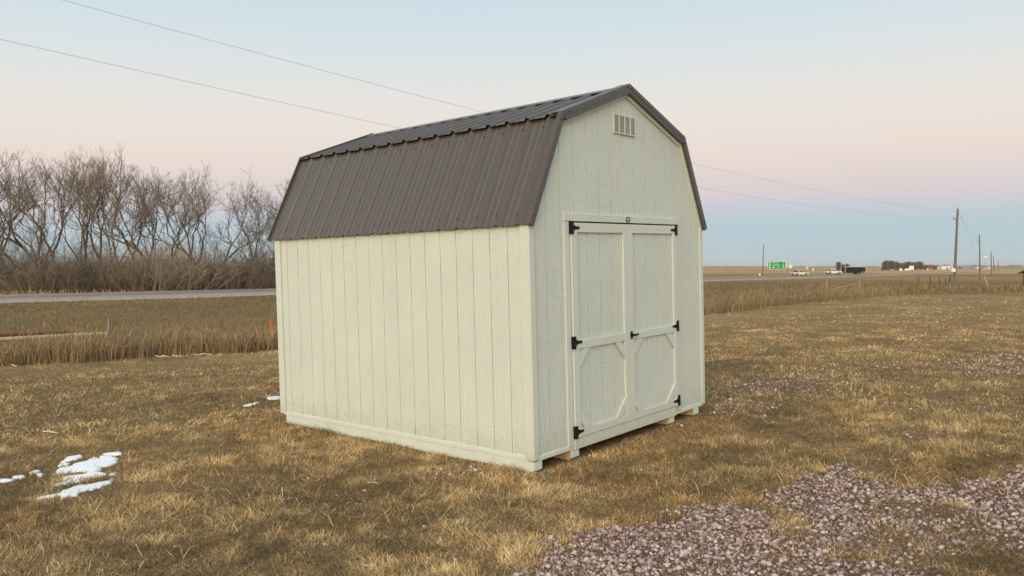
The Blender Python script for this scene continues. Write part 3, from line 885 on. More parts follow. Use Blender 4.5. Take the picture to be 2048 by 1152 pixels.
# roadside verge beyond the highway
x = rs.rand(14000); s_ = -80 + 330 * x; o_ = 16.0 + 9 * rs.rand(14000)
vx, vy = R0.x + RD.x * s_ + RN.x * o_, R0.y + RD.y * s_ + RN.y * o_
V, F_, C = blades(vx, vy, .35 + .35 * rs.rand(14000), .05 + .05 * rs.rand(14000), np.clip(rs.normal(.4, .3, 14000), 0, 1.2), pal(rs.rand(14000), [(.25, .18, .09), (.40, .30, .15)]))
tag(np_mesh('verge_grass', V, F_, m_grass, C), 'pale straw coloured grass verge between highway and brush', 'grass', kind='stuff')

# tall dead grass and reeds in the ditch
def reeds(n):
    x = -16 + 40 * rs.rand(n)
    wdt = 4.4 + 11 * sstep(2, 8, x)
    d = .1 + wdt * rs.rand(n) ** 1.25 + 1.1 * (fbm(x * .7, x * .13, 149) - .35)
    y = np.interp(x, EX, EY) + d / .8
    cl = fbm(x * .8, y * .8, 151)
    keep = (rs.rand(n) < .25 + 1.2 * cl) & (rs.rand(n) < 1 - sstep(12.0, 16.5, x)) & (rs.rand(n) < np.where(d > 5, .35, 1.0))
    x, y, d, cl = x[keep], y[keep], d[keep], cl[keep]; n = len(x)
    hgt = (.40 + .70 * rs.rand(n) + .5 * (cl - .5)) * (.55 + .45 * sstep(0, 1.6, d)) * (1 - .45 * sstep(11, 16, x))
    hgt *= np.where(d > 5, 1.15, 1.0) * (.86 + .14 * sstep(3, 7, x))
    tall = rs.rand(n) < .10
    hgt = np.where(tall, hgt * 1.35, hgt)
    t = .2 + .55 * rs.rand(n) + .3 * (cl - .5) + .15 * (fbm(x * .2, y * .2, 153) - .5)
    col = pal(t, [(.11, .076, .044), (.19, .13, .073), (.28, .195, .108), (.38, .275, .16), (.47, .355, .215)])
    V, F_, C = blades(x, y, hgt, .007 + .008 * rs.rand(n), np.abs(rs.normal(.14, .15, n)), col, 1.2)
    C.reshape(n, 5, 3)[:, 4] *= 1.5                     # pale dry tips and seed heads
    # leaves and seed heads part-way up the stems
    k = rs.rand(n) < .75
    xx, yy, hh = x[k], y[k], hgt[k]; m = len(xx)
    z = H(xx, yy) + hh * (.35 + .5 * rs.rand(m))
    V2, F2, C2 = blades(xx, yy, hh * .28, .008 + .009 * rs.rand(m), np.clip(rs.normal(.75, .3, m), .2, 1.4), np.clip(col[k] * 1.08, 0, .5), .8, None, z)
    V = np.concatenate([V, V2]); F_ = np.concatenate([F_, F2 + len(C)]); C = np.concatenate([C, C2])
    return tag(np_mesh('ditch_reeds', V, F_, m_grass, C), 'tall dead tan grass and reeds standing along the ditch', 'reeds', kind='stuff')
reeds(88000)
# rough knee-high grass on the rise round the power pole
n = 16000
x, y = sector(n, 33, 110, 16, 42); k = (edge_d(x, y) > 2) & (rs.rand(n) < sstep(.35, .6, fbm(x * .2, y * .2, 161))); x, y = x[k], y[k]; n = len(x)
V, F_, C = blades(x, y, .12 + .2 * rs.rand(n), .018 + .02 * rs.rand(n), np.clip(rs.normal(.4, .3, n), 0, 1.2), pal(rs.rand(n), [(.15, .11, .06), (.26, .185, .10), (.38, .285, .16)]))
tag(np_mesh('rough_grass', V, F_, m_grass, C), 'rough dead grass tussocks on the rise round the leaning power pole', 'grass', kind='stuff')

# ------------------------------------------------------------------ gravel
def gravel(n):
    t = (1 + 5 ** .5) / 2
    ico = np.array([(-1, t, 0), (1, t, 0), (-1, -t, 0), (1, -t, 0), (0, -1, t), (0, 1, t), (0, -1, -t), (0, 1, -t), (t, 0, -1), (t, 0, 1), (-t, 0, -1), (-t, 0, 1)]) / 1.9
    fi = np.array([(0, 11, 5), (0, 5, 1), (0, 1, 7), (0, 7, 10), (0, 10, 11), (1, 5, 9), (5, 11, 4), (11, 10, 2), (10, 7, 6), (7, 1, 8), (3, 9, 4), (3, 4, 2), (3, 2, 6), (3, 6, 8), (3, 8, 9), (4, 9, 5), (2, 4, 11), (6, 2, 10), (8, 6, 7), (9, 8, 1)])
    x, y = sector(n, 3.2, 17, -40, 40)
    g = gravel_mask(x, y)
    k = (rs.rand(n) < g) | (rs.rand(n) < .004)
    x, y = x[k], y[k]; n = len(x)
    s = (.0040 + .0135 * rs.rand(n) ** 2.9) * (1 + .02 * np.hypot(x, y))
    sc = s[:, None] * (.65 + .6 * rs.rand(n, 3)); sc[:, 2] *= .75
    v = ico[None] * (1 + .65 * (rs.rand(n, 12, 1) - .5)) * sc[:, None, :]
    a = rs.rand(n) * 6.283; b = rs.normal(0, .5, n)
    ca, sa, cb, sb = np.cos(a)[:, None], np.sin(a)[:, None], np.cos(b)[:, None], np.sin(b)[:, None]
    vy, vz = v[..., 1] * cb - v[..., 2] * sb, v[..., 1] * sb + v[..., 2] * cb
    vx, vy = v[..., 0] * ca - vy * sa, v[..., 0] * sa + vy * ca
    V = np.stack([vx + x[:, None], vy + y[:, None], vz + (H(x, y) + sc[:, 2] * (.0 + .6 * rs.rand(n)))[:, None]], -1).reshape(-1, 3)
    F_ = (fi[None] + (np.arange(n) * 12)[:, None, None]).reshape(-1, 3)
    col = pal(rs.rand(n) ** 1.3, [(.17, .112, .102), (.30, .20, .182), (.41, .285, .262), (.49, .365, .335), (.63, .53, .485)])
    return tag(np_mesh('gravel', V, F_, attr_mat('pink_quartzite', .8, .15, 40, .2), np.repeat(col, 12, axis=0)), 'pinkish quartzite gravel scattered through the lawn', 'gravel', kind='stuff')
gravel(300000)

# ------------------------------------------------------------------ pale corn husks blown on the lawn
def husk_mesh(seed):
    r = random.Random(seed); vs, fs = [], []
    n = 7
    for i in range(n):
        t = i / (n - 1); w = .035 * math.sin(math.pi * min(max(t, .04), .97)) ** .6
        z = .012 + .02 * math.sin(t * 5 + seed)
        x = (t - .5) * .26
        vs += [(x, -w, z), (x, -w * .2, z + .018), (x, w, z + .004), (x, -w, z - .003), (x, -w * .2, z + .014), (x, w, z)]
    for i in range(n - 1):
        b = i * 6
        fs += [(b, b + 1, b + 7, b + 6), (b + 1, b + 2, b + 8, b + 7), (b + 3, b + 9, b + 10, b + 4), (b + 4, b + 10, b + 11, b + 5), (b, b + 6, b + 9, b + 3), (b + 2, b + 5, b + 11, b + 8)]
    return MB().add(vs, fs)
hm = [husk_mesh(i).build('corn_husk', M['husk']) for i in range(3)]
spots = [(100, 868, 1), (104, 866, .6), (320, 714, 1.3), (330, 713, 1), (352, 713, 1), (395, 711, 1.1), (412, 712, 1.3), (440, 709, .6), (447, 708, .6), (490, 703, .6), (28, 733, 1), (192, 717, .8), (745, 971, .55), (738, 1137, .5), (1905, 668, .5)]
for i, (u, v, s) in enumerate(spots):
    g = ground_px(u, v)
    o = hm[i] if i < 3 else hm[i % 3].copy()
    if i >= 3: COL.objects.link(o)
    o.location = (g[0], g[1], h1(*g) + .015); o.rotation_euler = (0, 0, -.5 + 1.0 * rs.rand()); o.scale = (s * .6, s * .5, s * .5)
    far = v < 800
    tag(o, 'pale dry corn husk at the foot of the ditch reeds' if far else ('curled pale husk lying on the lawn by the snow' if u < 200 else 'small curled pale husk lying in the grass before the shed'), 'husk', 'husks at the reeds' if far else ('husks by the snow' if u < 200 else 'husks before the shed'))
    if u == 1905: tag(o, 'tiny pale husk on the lawn edge by the rise', 'husk', 'husk on the lawn edge')

# ------------------------------------------------------------------ bare trees
def seg_mesh(name, S, mat, parent, sides=3):
    """S: rows of x0 y0 z0 x1 y1 z1 r0 r1"""
    S = np.array(S); n = len(S)
    p0, p1 = S[:, 0:3], S[:, 3:6]
    d = p1 - p0; d /= np.linalg.norm(d, axis=1)[:, None] + 1e-9
    ref = np.where(np.abs(d[:, 2:3]) < .9, np.array([[0, 0, 1.0]]), np.array([[1.0, 0, 0]]))
    a = np.cross(d, ref); a /= np.linalg.norm(a, axis=1)[:, None] + 1e-9
    b = np.cross(d, a)
    V = []
    for p, r in ((p0, S[:, 6]), (p1, S[:, 7])):
        for k in range(sides):
            t = 2 * math.pi * k / sides
            V.append(p + (a * math.cos(t) + b * math.sin(t)) * r[:, None])
    V = np.stack(V, 1).reshape(-1, 3)
    base = (np.arange(n) * 2 * sides)[:, None]
    F = np.concatenate([base + np.array([[k, (k + 1) % sides, sides + (k + 1) % sides, sides + k]]) for k in range(sides)], 1).reshape(-1, 4)
    return np_mesh(name, V, F, mat, parent=parent)
def grow(R, segs, thick, p, d, r, ln, depth, maxd, up, spread, wob, minr):
    n = 4 if depth < maxd - 1 else 2
    x, y, z = p; dx, dy, dz = d
    r1 = r * .78
    for i in range(n):
        dx += R.gauss(0, wob); dy += R.gauss(0, wob); dz += R.gauss(0, wob) + up * .12
        q = (dx * dx + dy * dy + dz * dz) ** .5; dx, dy, dz = dx / q, dy / q, dz / q
        st = ln / n
        nx_, ny_, nz_ = x + dx * st, y + dy * st, z + dz * st
        ra, rb = r + (r1 - r) * i / n, r + (r1 - r) * (i + 1) / n
        (thick if depth <= 1 else segs).append((x, y, z, nx_, ny_, nz_, max(ra, minr), max(rb, minr)))
        x, y, z = nx_, ny_, nz_
        if depth < maxd and i > 0 and R.random() < (.34 if depth < 3 else .9):
            kids(R, segs, thick, (x, y, z), (dx, dy, dz), rb * .45, ln * (.35 + .25 * R.random()), max(depth + 2, maxd - 2), maxd, up, spread * 1.5, wob, minr, 1)
    if depth < maxd:
        kids(R, segs, thick, (x, y, z), (dx, dy, dz), r1 * .84, ln * (.68 + .16 * R.random()), depth + 1, maxd, up, spread, wob, minr, 2 if R.random() < .8 else 3)
def kids(R, segs, thick, p, d, r, ln, depth, maxd, up, spread, wob, minr, k):
    for j in range(k):
        a = R.random() * 6.283; th = spread * (.55 + .8 * R.random())
        # any vector across d
        ax = (d[1], -d[0], 0) if abs(d[2]) < .95 else (1, 0, 0)
        q = (ax[0] ** 2 + ax[1] ** 2) ** .5 + 1e-9; ax = (ax[0] / q, ax[1] / q, 0)
        bx = (d[1] * ax[2] - d[2] * ax[1], d[2] * ax[0] - d[0] * ax[2], d[0] * ax[1] - d[1] * ax[0])
        c, s, ct, st = math.cos(a), math.sin(a), math.cos(th), math.sin(th)
        nd = tuple(d[i] * ct + (ax[i] * c + bx[i] * s) * st for i in range(3))
        grow(R, segs, thick, p, nd, r, ln * (.85 + .3 * R.random()), depth, maxd, up, spread, wob, minr)
def make_tree(name, seed, stems, trunk_len, r, ln, maxd=7, up=.55, spread=.45, wob=.12, minr=.0105):
    R = random.Random(seed)
    t = empty(name); segs, thick = [], []
    for sx, lean_x, lean_y, rr, hh in stems:
        x, y, z = sx, R.uniform(-.3, .3) if len(stems) > 1 else 0, -.3
        d = Vector((lean_x, lean_y, 1)).normalized()
        n = 5; rad_ = r * rr * 1.25
        for i in range(n):
            d = (d + Vector((R.gauss(0, .05), R.gauss(0, .05), .02))).normalized()
            st = trunk_len * hh / n
            r2 = r * rr * (1.15 - .4 * (i + 1) / n)
            q = (x + d.x * st, y + d.y * st, z + d.z * st)
            thick.append((x, y, z, *q, rad_, r2)); (x, y, z), rad_ = q, r2
        kids(R, segs, thick, (x, y, z), tuple(d), rad_ * .8, ln * hh ** .5, 1, maxd, up, spread, wob, minr, 3 if R.random() < .5 else 2)
    cuts_ = [k for k in range(len(thick)) if thick[k][2] == -.3] + [len(thick)]
    for a_, b_ in zip(cuts_[:-1], cuts_[1:]): seg_mesh('trunk', thick[a_:b_], M['bark'], t, 6)
    seg_mesh('crown', segs, M['twig'], t, 3)
    zs = [s[5] for s in segs]
    return t, max(zs), len(segs)
TREES = {}
def stem(x=0, lx=0, ly=0, r=1, h=1): return (x, lx, ly, r, h)
defs = {
    'twin': dict(seed=11, stems=[stem(-.8, -.25, .1, .8), stem(.5, .12, 0, 1, 1.1)], trunk_len=4.0, r=.28, ln=4.2),
    'lean': dict(seed=23, stems=[stem(0, -.42, 0, 1.1, 1.2)], trunk_len=4.2, r=.33, ln=4.4, spread=.46),
    'slim': dict(seed=37, stems=[stem(0, .03, 0, 1, 1.4)], trunk_len=4.4, r=.27, ln=3.8, spread=.42),
    'big': dict(seed=43, stems=[stem(-1.4, -.22, 0, .8, 1.1), stem(0, -.02, .1, 1.2, 1.2), stem(.7, .16, -.1, .9, 1.1), stem(1.5, .32, 0, .7, 1)], trunk_len=4.6, r=.31, ln=4.4, spread=.40, up=.8),
    'fork': dict(seed=59, stems=[stem(0, .38, 0, 1.15, 1.3)], trunk_len=5.0, r=.33, ln=4.0, spread=.56, wob=.15, up=.45),
    'back': dict(seed=61, stems=[stem(0, .05, 0, 1, 1)], trunk_len=3.4, r=.16, ln=3.2, maxd=6, spread=.4),
}
rows = [  # kind, pixel x of the foot, pixel y of the top, depth, mirror, label
    ('twin', -20, 300, 92, 0, None), ('slim', 8, 318, 97, 0, None), ('twin', 46, 300, 93, 1, None), ('lean', 92, 296, 96, 0, 'bare tree whose trunk leans left, between a twin-stemmed and a slim tree'),
    ('slim', 114, 305, 95, 0, 'slim straight bare tree just beside the big many-stemmed one'), ('slim', 174, 300, 97, 1, None), ('big', 200, 286, 95, 0, 'big bare many-stemmed tree with the highest, densest crown of the row'),
    ('slim', 273, 326, 100, 0, None), ('lean', 315, 318, 97, 0, 'bare tree with dark trunk leaning left, right of the big many-stemmed tree'), ('twin', 334, 322, 98, 0, None), ('slim', 383, 338, 101, 1, None),
    ('lean', 412, 345, 102, 0, None), ('fork', 424, 332, 101, 0, 'open forked bare tree with trunk leaning right'), ('slim', 508, 368, 108, 0, None), ('twin', 536, 360, 110, 0, None), ('slim', 590, 350, 116, 1, None), ('twin', 640, 345, 120, 0, None), ('big', 700, 350, 128, 0, 'bare many-stemmed tree hidden behind the shed'),
]
first = {}
for i, (k, u, vt, Yd, mir, lab) in enumerate(rows):
    if k not in first:
        t, hgt, ns = make_tree('bare_tree', **defs[k]); first[k] = (t, hgt); TREES[k] = (t, hgt)
    else:
        t = copy_tree(first[k][0])
    hgt = first[k][1]
    gxx = xy_at(u, Yd); gzz = h1(gxx, Yd)
    top = at(u, vt, Yd)[2]
    s = (top - gzz) / hgt * 1.02
    t.location = (gxx, Yd, gzz - .05)
    t.scale = (-s if mir else s, s, s)
    t.rotation_euler = (0, 0, [0, .25, -.3, .5, -.15][i % 5])
    tag(t, lab or {'twin': 'twin-stemmed bare tree in the row behind the highway brush', 'slim': 'slim single-stemmed bare tree in the row behind the highway brush', 'lean': 'bare tree leaning against the foot of the open forked tree'}[k], 'tree', {'twin': 'twin-stemmed', 'slim': 'slim', 'lean': 'leaning'}.get(k, 'other') + ' bare trees behind the highway')
# thinner trees of the row behind, seen between the crowns
bt, bh, _ = make_tree('bare_tree', **defs['back'])
for i in range(16):
    t = bt if i == 0 else copy_tree(bt)
    u = -30 + 42 * i + rs.uniform(-14, 14); Yd = 116 + 9 * rs.rand() + .03 * max(u, 0)
    gxx = xy_at(u, Yd); gzz = h1(gxx, Yd)
    s = (8.5 + 4.0 * rs.rand()) / bh
    t.location = (gxx, Yd, gzz - .05); t.scale = (s, s, s); t.rotation_euler = (0, 0, rs.rand() * 6.28)
    tag(t, 'thin bare young tree seen between the trunks of the tall row', 'tree', 'young trees behind the tall row')

# brush under the trees
def make_shrub(seed, n, hgt, wid, mat):
    R = random.Random(seed); segs = []
    for i in range(n):
        a = R.random() * 6.283; rr = R.random() ** .5
        bx_, by_ = math.cos(a) * rr * wid * .45, math.sin(a) * rr * wid * .45
        out = R.uniform(.0, .95)
        d = [math.cos(a) * out * rr + R.gauss(0, .14), math.sin(a) * out * rr + R.gauss(0, .14), 1]
        ln = hgt * (1 - .35 * rr * rr) * R.uniform(.55, 1.05)
        x, y, z = bx_, by_, -.1; m = 4; r = R.uniform(.016, .028)
        for j in range(m):
            d = [d[0] + R.gauss(0, .13) + .04 * math.cos(a), d[1] + R.gauss(0, .13) + .04 * math.sin(a), d[2]]
            q = (d[0] ** 2 + d[1] ** 2 + d[2] ** 2) ** .5
            st = ln / m
            nx_, ny_, nz_ = x + d[0] / q * st, y + d[1] / q * st, z + d[2] / q * st
            segs.append((x, y, z, nx_, ny_, nz_, r, r * .8)); r *= .8
            x, y, z = nx_, ny_, nz_
            for _ in range(3 if j else 1):
                e = [d[0] + R.gauss(0, .55), d[1] + R.gauss(0, .55), d[2] * .9]
                q = (e[0] ** 2 + e[1] ** 2 + e[2] ** 2) ** .5; l2 = ln * R.uniform(.12, .3)
                mx_, my_, mz_ = x + e[0] / q * l2, y + e[1] / q * l2, z + e[2] / q * l2
                segs.append((x, y, z, mx_, my_, mz_, r * .8, .009))
                for __ in range(2):
                    f = [e[0] + R.gauss(0, .5), e[1] + R.gauss(0, .5), e[2]]
                    q = (f[0] ** 2 + f[1] ** 2 + f[2] ** 2) ** .5; l3 = l2 * R.uniform(.5, .9)
                    segs.append((mx_, my_, mz_, mx_ + f[0] / q * l3, my_ + f[1] / q * l3, mz_ + f[2] / q * l3, .012, .007))
    return seg_mesh('leafless_shrub', segs, mat, None, 3)
sh_a = make_shrub(5, 95, 4.2, 6.5, M['brush']); sh_b = make_shrub(9, 95, 4.4, 6.0, M['brush_tan']); sh_c = make_shrub(13, 80, 3.4, 6.0, M['brush_red'])
shl = [(0, -25, 88), (2, 10, 88.5), (0, 48, 89), (1, 70, 88), (0, 108, 90), (2, 140, 90.5), (0, 168, 91), (0, 200, 92), (1, 232, 92.5), (2, 262, 93), (1, 292, 93.5), (1, 322, 94), (0, 350, 95), (1, 372, 96), (0, 400, 97.5), (2, 432, 99), (2, 462, 100), (0, 490, 102), (2, 520, 104), (0, 548, 106), (0, 585, 110), (2, 625, 114), (0, 665, 118)]
used = set()
for i, (k, u, Yd) in enumerate(shl):
    src = (sh_a, sh_b, sh_c)[k]
    o = src if k not in used else src.copy()
    if k in used: COL.objects.link(o)
    used.add(k)
    gxx = xy_at(u, Yd); s = rs.uniform(.85, 1.45)
    o.location = (gxx, Yd, h1(gxx, Yd)); o.scale = (s, s, s * rs.uniform(.9, 1.1)); o.rotation_euler = (0, 0, rs.rand() * 6.28)
    tag(o, ['dark brown leafless shrub in the brush along the highway', 'tan leafless shrub in the brush along the highway', 'low reddish leafless shrub in the brush along the highway'][k], 'shrub', ['dark shrubs', 'tan shrubs', 'reddish shrubs'][k] + ' along the highway')
for i in range(26):
    o = (sh_a, sh_c)[i % 2].copy(); COL.objects.link(o)
    u = -60 + 31 * i; Yd = 97 + 7 * rs.rand() + .03 * max(u, 0)
    gxx = xy_at(u, Yd); s = rs.uniform(.6, 1.25)
    o.location = (gxx, Yd, h1(gxx, Yd)); o.scale = (s, s, s); o.rotation_euler = (0, 0, rs.rand() * 6.28)
    tag(o, 'leafless shrub in the second row of brush under the trees', 'shrub', 'second row of brush')

# ------------------------------------------------------------------ power line
P1 = at(1908, 575, 86.0); P1[2] = h1(P1[0], P1[1])
P1T = at(1915.5, 418, 86.0)
def make_pole(foot, top, label, r=.16, arms=True, group='power poles along the side road'):
    foot = Vector(foot); top = Vector(top)
    root = empty('power_pole', foot)
    v = top - foot
    MB().tube([Vector((0, 0, -.4)), v * .5, v], [r * 1.1, r * .9, r * .7], 10).build('shaft', M['pole'], root)
    if arms:
        pin = MB(); pin.tube([v, v + Vector((0, 0, .22))], [.035, .03], 6); pin.build('top_pin', M['wire'], root)
        h = v * .88
        br = MB(); br.box((h.x - .42, h.y - .05, h.z - .05), (h.x + .02, h.y + .05, h.z + .05)); br.tube([(h.x - .40, h.y, h.z + .05), (h.x - .40, h.y, h.z + .2)], .05, 8); br.build('side_bracket', M['wire'], root)
    return tag(root, label, 'pole', group)
p1 = make_pole(P1, P1T, 'nearest leaning wooden power pole with small white box, wires ending on it', .145, True, 'leaning power pole')
bxp = at(1905, 540, 86.0) - P1
wb = MB().box((bxp[0] - .28, bxp[1] - .36, bxp[2] - .22), (bxp[0] + .16, bxp[1] - .10, bxp[2] + .16)).build('service_box', M['white'], p1, bevel=.03)
for u, vt, Yd in ((1960, 470, 169.0), (1983, 503, 290.0), (1988, 512, 400.0), (1997, 521, 540.0)):
    f = at(u, 560, Yd); f[2] = h1(f[0], f[1]); t = at(u - 1, vt, Yd)
    make_pole(f, t, {1960: 'upright wooden power pole, second along the line past the guyed one', 1983: 'third power pole of the line, smaller and farther', 1988: 'faint fourth power pole of the line', 1997: 'tiny fifth power pole of the line'}[u], .16 if Yd < 200 else .2)
f = at(1525, 545, 250.0); f[2] = h1(f[0], f[1])
make_pole(f, at(1527.5, 490, 250.0), 'lone grey pole beside the green road sign', .16, True, 'lone pole by the sign')
A0 = Vector((-21.64, 14.11, 0)); za, zb_ = 8.54 + CAM_Z, 6.96 + CAM_Z
foot0 = (A0.x, A0.y, h1(A0.x, A0.y))
make_pole(foot0, (A0.x, A0.y, za), 'wooden power pole standing on the field side of the ditch', .17)
def wire(a_, b_, sag, label, r=.0052):
    a_, b_ = Vector(a_), Vector(b_)
    pts = []
    for i in range(61):
        t = i / 60; p = a_.lerp(b_, t); p.z -= 4 * sag * t * (1 - t); pts.append(p)
    return tag(MB().tube(pts, r, 5).build('power_wire', M['wire']), label, 'wire', 'overhead wires')
up1 = Vector((48.93, 86.0, 5.989 + CAM_Z)); lo1 = Vector((48.79, 86.0, 5.110 + CAM_Z))
wire((A0.x, A0.y, za), up1, 1.19, 'upper thin overhead wire crossing the sky above the shed')
wire((A0.x, A0.y, zb_), lo1, 1.29, 'lower thin overhead wire crossing the sky behind the shed roof')
p2t = at(1959, 472, 169.0)
wire(up1, p2t, 1.0, 'overhead wire between the leaning pole and the second pole', .009)
# guy wire with its pale guard
g0 = at(1981, 576, 88.0); g0[2] = h1(g0[0], g0[1]) - .05
gv = Vector(P1T) - Vector(g0)
guy = empty('guy_wire', g0)
MB().tube([(0, 0, 0), gv * .965], .006, 5).build('cable', M['wire'], guy)
MB().tube([gv * .004, gv * .185], .055, 8).build('guard', M['yellow'], guy)
tag(guy, 'pale yellow guy wire guard slanting up to the leaning pole', 'guy wire')

# ------------------------------------------------------------------ fence remains by the ditch
def wood_post(u, vt, Yd, r, label):
    x = xy_at(u, Yd); z0 = h1(x, Yd); zt = at(u, vt, Yd)[2]
    root = empty('fence_post', (x, Yd, z0))
    MB().tube([(0, 0, -.3), (.02, 0, (zt - z0) * .6), (-.01, 0, zt - z0)], [r * 1.05, r, r * .92], 10).build('shaft', M['post'], root)
    cap_ = MB().tube([(-.01, 0, (zt - z0) - .25), (-.01, 0, (zt - z0) - .2)], [r * 1.04, r * 1.04], 10).build('wire_wrap', M['wire'], root)
    return tag(root, label, 'post', 'wooden brace posts')
wood_post(1653, 556, 58, .10, 'stout weathered wooden fence post at the lower end of the brace rail')
wood_post(1719, 549, 60, .11, 'stout weathered wooden fence post at the upper end of the brace rail')
a_, b_ = at(1662, 579, 58), at(1716, 567, 60)
tag(MB().tube([a_, b_], .055, 7).build('brace_rail', M['post']), 'weathered brace rail running up between two wooden fence posts', 'rail')
for u, vt, Yd in ((1804, 563, 60), (1837, 564, 56), (1861, 568, 55), (1879, 569, 57), (1892, 564, 60)):
    x = xy_at(u, Yd); z0 = h1(x, Yd); zt = max(at(u, vt, Yd)[2], z0 + .9)
    mb = MB(); mb.box((x - .03, Yd - .004, z0 - .2), (x + .03, Yd + .004, zt)); mb.box((x - .006, Yd - .035, z0 - .2), (x + .006, Yd - .0042, zt))
    tag(mb.build('steel_post', M['rust']), 'rusty steel fence post between the reeds and the leaning pole', 'post', 'rusty steel fence posts')
for u, vt, Yd in ((1848, 571, 56.0),):
    x = xy_at(u, Yd); z0 = h1(x, Yd); zt = max(at(u, vt, Yd)[2], z0 + .7)
    tag(MB().tube([(x, Yd, z0 - .2), (x + .05, Yd, zt)], .03, 6).build('wooden_stake', M['post']), 'thin pale wooden stake between two rusty steel posts', 'stake')
# broken stump and leaning stick at the pole's foot
x, Yd = xy_at(1899, 80), 80.0; z0 = h1(x, Yd)
st_ = empty('broken_stump', (x, Yd, z0))
MB().tube([(0, 0, -.2), (.1, 0, .5), (.05, 0, 1.1), (.12, 0, 1.7)], [.16, .13, .10, .04], 8).build('shaft', M['bark'], st_)
MB().tube([(0.05, 0, .9), (.28, .05, .6)], [.07, .04], 6).build('snag', M['bark'], st_)
tag(st_, 'dark broken stump beside the foot of the leaning pole', 'stump')
tag(MB().tube([(x - 1.0, Yd - 2, h1(x - 1, Yd - 2) - .05), (x - .15, Yd - .4, z0 + .85)], [.09, .06], 7).build('fallen_stick', M['post']), 'pale stick leaning against the broken stump', 'stick')

# left of the shed: old corner post with a rail, and an orange marker
x, Yd = xy_at(216, 30), 30.0; z0 = h1(x, Yd); zt = at(216, 639, 30)[2]
cp = empty('corner_post', (x, Yd, z0))
MB().box((-.035, -.035, -.3), (.035, .035, zt - z0)).build('shaft', M['post'], cp, bevel=.006)
MB().box((.06, -.02, -.3), (.13, .02, zt - z0 - .08)).build('side_plank', M['pole'], cp, bevel=.005)
tag(cp, 'grey weathered corner post behind the reeds, holding the long rail', 'post')
a_, b_ = Vector(at(213, 667, 29.9)), Vector(at(-90, 684, 26.5))
tag(MB().tube([a_, b_], .075, 8).build('long_rail', M['rawwood']), 'long brown wooden rail above the reeds, meeting the grey corner post', 'rail')
dz = Vector((0, .2, .14))
tag(MB().tube([a_.lerp(b_, .26) + dz, b_ + dz], .06, 8).build('rusty_pipe', M['rust']), 'rusty orange pipe lying along the top of the long rail', 'pipe')
x, Yd = xy_at(542, 30), 30.0; z0 = h1(x, Yd); zt = at(542, 641, 30)[2]
mk = MB(); mk.tube([(x, Yd, z0 - .2), (x, Yd, zt)], .045, 8); mk.tube([(x, Yd, zt), (x, Yd, zt + .03)], [.045, .02], 8)
tag(mk.build('marker_post', M['orange']), 'orange marker post by the back corner of the shed', 'post')

# ------------------------------------------------------------------ green road sign
SY = 140.0
c = at(1553.5, 530.5, SY); hw, hh = 35 / FPX * SY / 2, 16.5 / FPX * SY / 2
gsn = empty('road_sign', (c[0], SY, h1(c[0], SY)), (0, 0, -.12))
zc = c[2] - gsn.location.z
def rrect(cx, cz_, w, h, y, r=.12, n=5):
    out = []
    for sx, sz_, a0 in ((1, 1, 0), (-1, 1, 90), (-1, -1, 180), (1, -1, 270)):
        for k in range(n):
            t = rad(a0 + 90 * k / (n - 1)); out.append((cx + sx * (w - r) + r * math.cos(t), y, cz_ + sz_ * (h - r) + r * math.sin(t)))
    return out
MB().prism(rrect(0, zc, hw, hh, -.02), (0, .04, 0)).build('border_panel', M['white'], gsn)
MB().prism(rrect(0, zc, hw - .065, hh - .065, -.032), (0, .011, 0)).build('green_panel', M['green'], gsn)
for px in (1541.5, 1563): MB().box((xy_at(px, SY) - c[0] - .05, .025, -.3), (xy_at(px, SY) - c[0] + .05, .11, zc + hh - .1)).build('sign_leg', M['post'], gsn)
lx = lambda f: -hw + 2 * hw * f
for j, zf in enumerate((.60, .02, -.58)):
    z = zc + hh * zf
    MB().prism(rrect(lx(.125), z, .12, .13, -.045, .10), (0, .012, 0)).build('route_shield', M['white'], gsn)
def strokes(x0, x1, z, h, n, seed):
    R = random.Random(seed); mb = MB(); w = (x1 - x0) / n
    for k in range(n):
        xa = x0 + w * k; hh_ = h * (1.25 if k == 0 else R.choice((.8, .8, 1.1)))
        mb.box((xa, -.040, z - h * .5), (xa + w * .25, -.0325, z - h * .5 + hh_)); mb.box((xa + w * .26, -.040, z - h * .5 + hh_ * R.uniform(.3, .75)), (xa + w * .78, -.0325, z - h * .5 + hh_))
    return mb
strokes(lx(.28), lx(.62), zc + hh * .62, .17, 7, 1).build('lettering', M['white'], gsn)
strokes(lx(.28), lx(.68), zc + hh * .02, .17, 8, 2).build('lettering', M['white'], gsn)
strokes(lx(.28), lx(.38), zc - hh * .56, .26, 2, 3).build('lettering', M['white'], gsn)
strokes(lx(.56), lx(.61), zc - hh * .56, .26, 1, 4).build('lettering', M['white'], gsn)
strokes(lx(.86), lx(.91), zc + hh * .62, .24, 1, 5).build('lettering', M['white'], gsn)
strokes(lx(.83), lx(.91), zc + hh * .02, .26, 2, 6).build('lettering', M['white'], gsn)
strokes(lx(.82), lx(.92), zc - hh * .56, .28, 2, 7).build('lettering', M['white'], gsn)
tag(gsn, 'green highway guide sign with white border and three lines of lettering', 'sign')

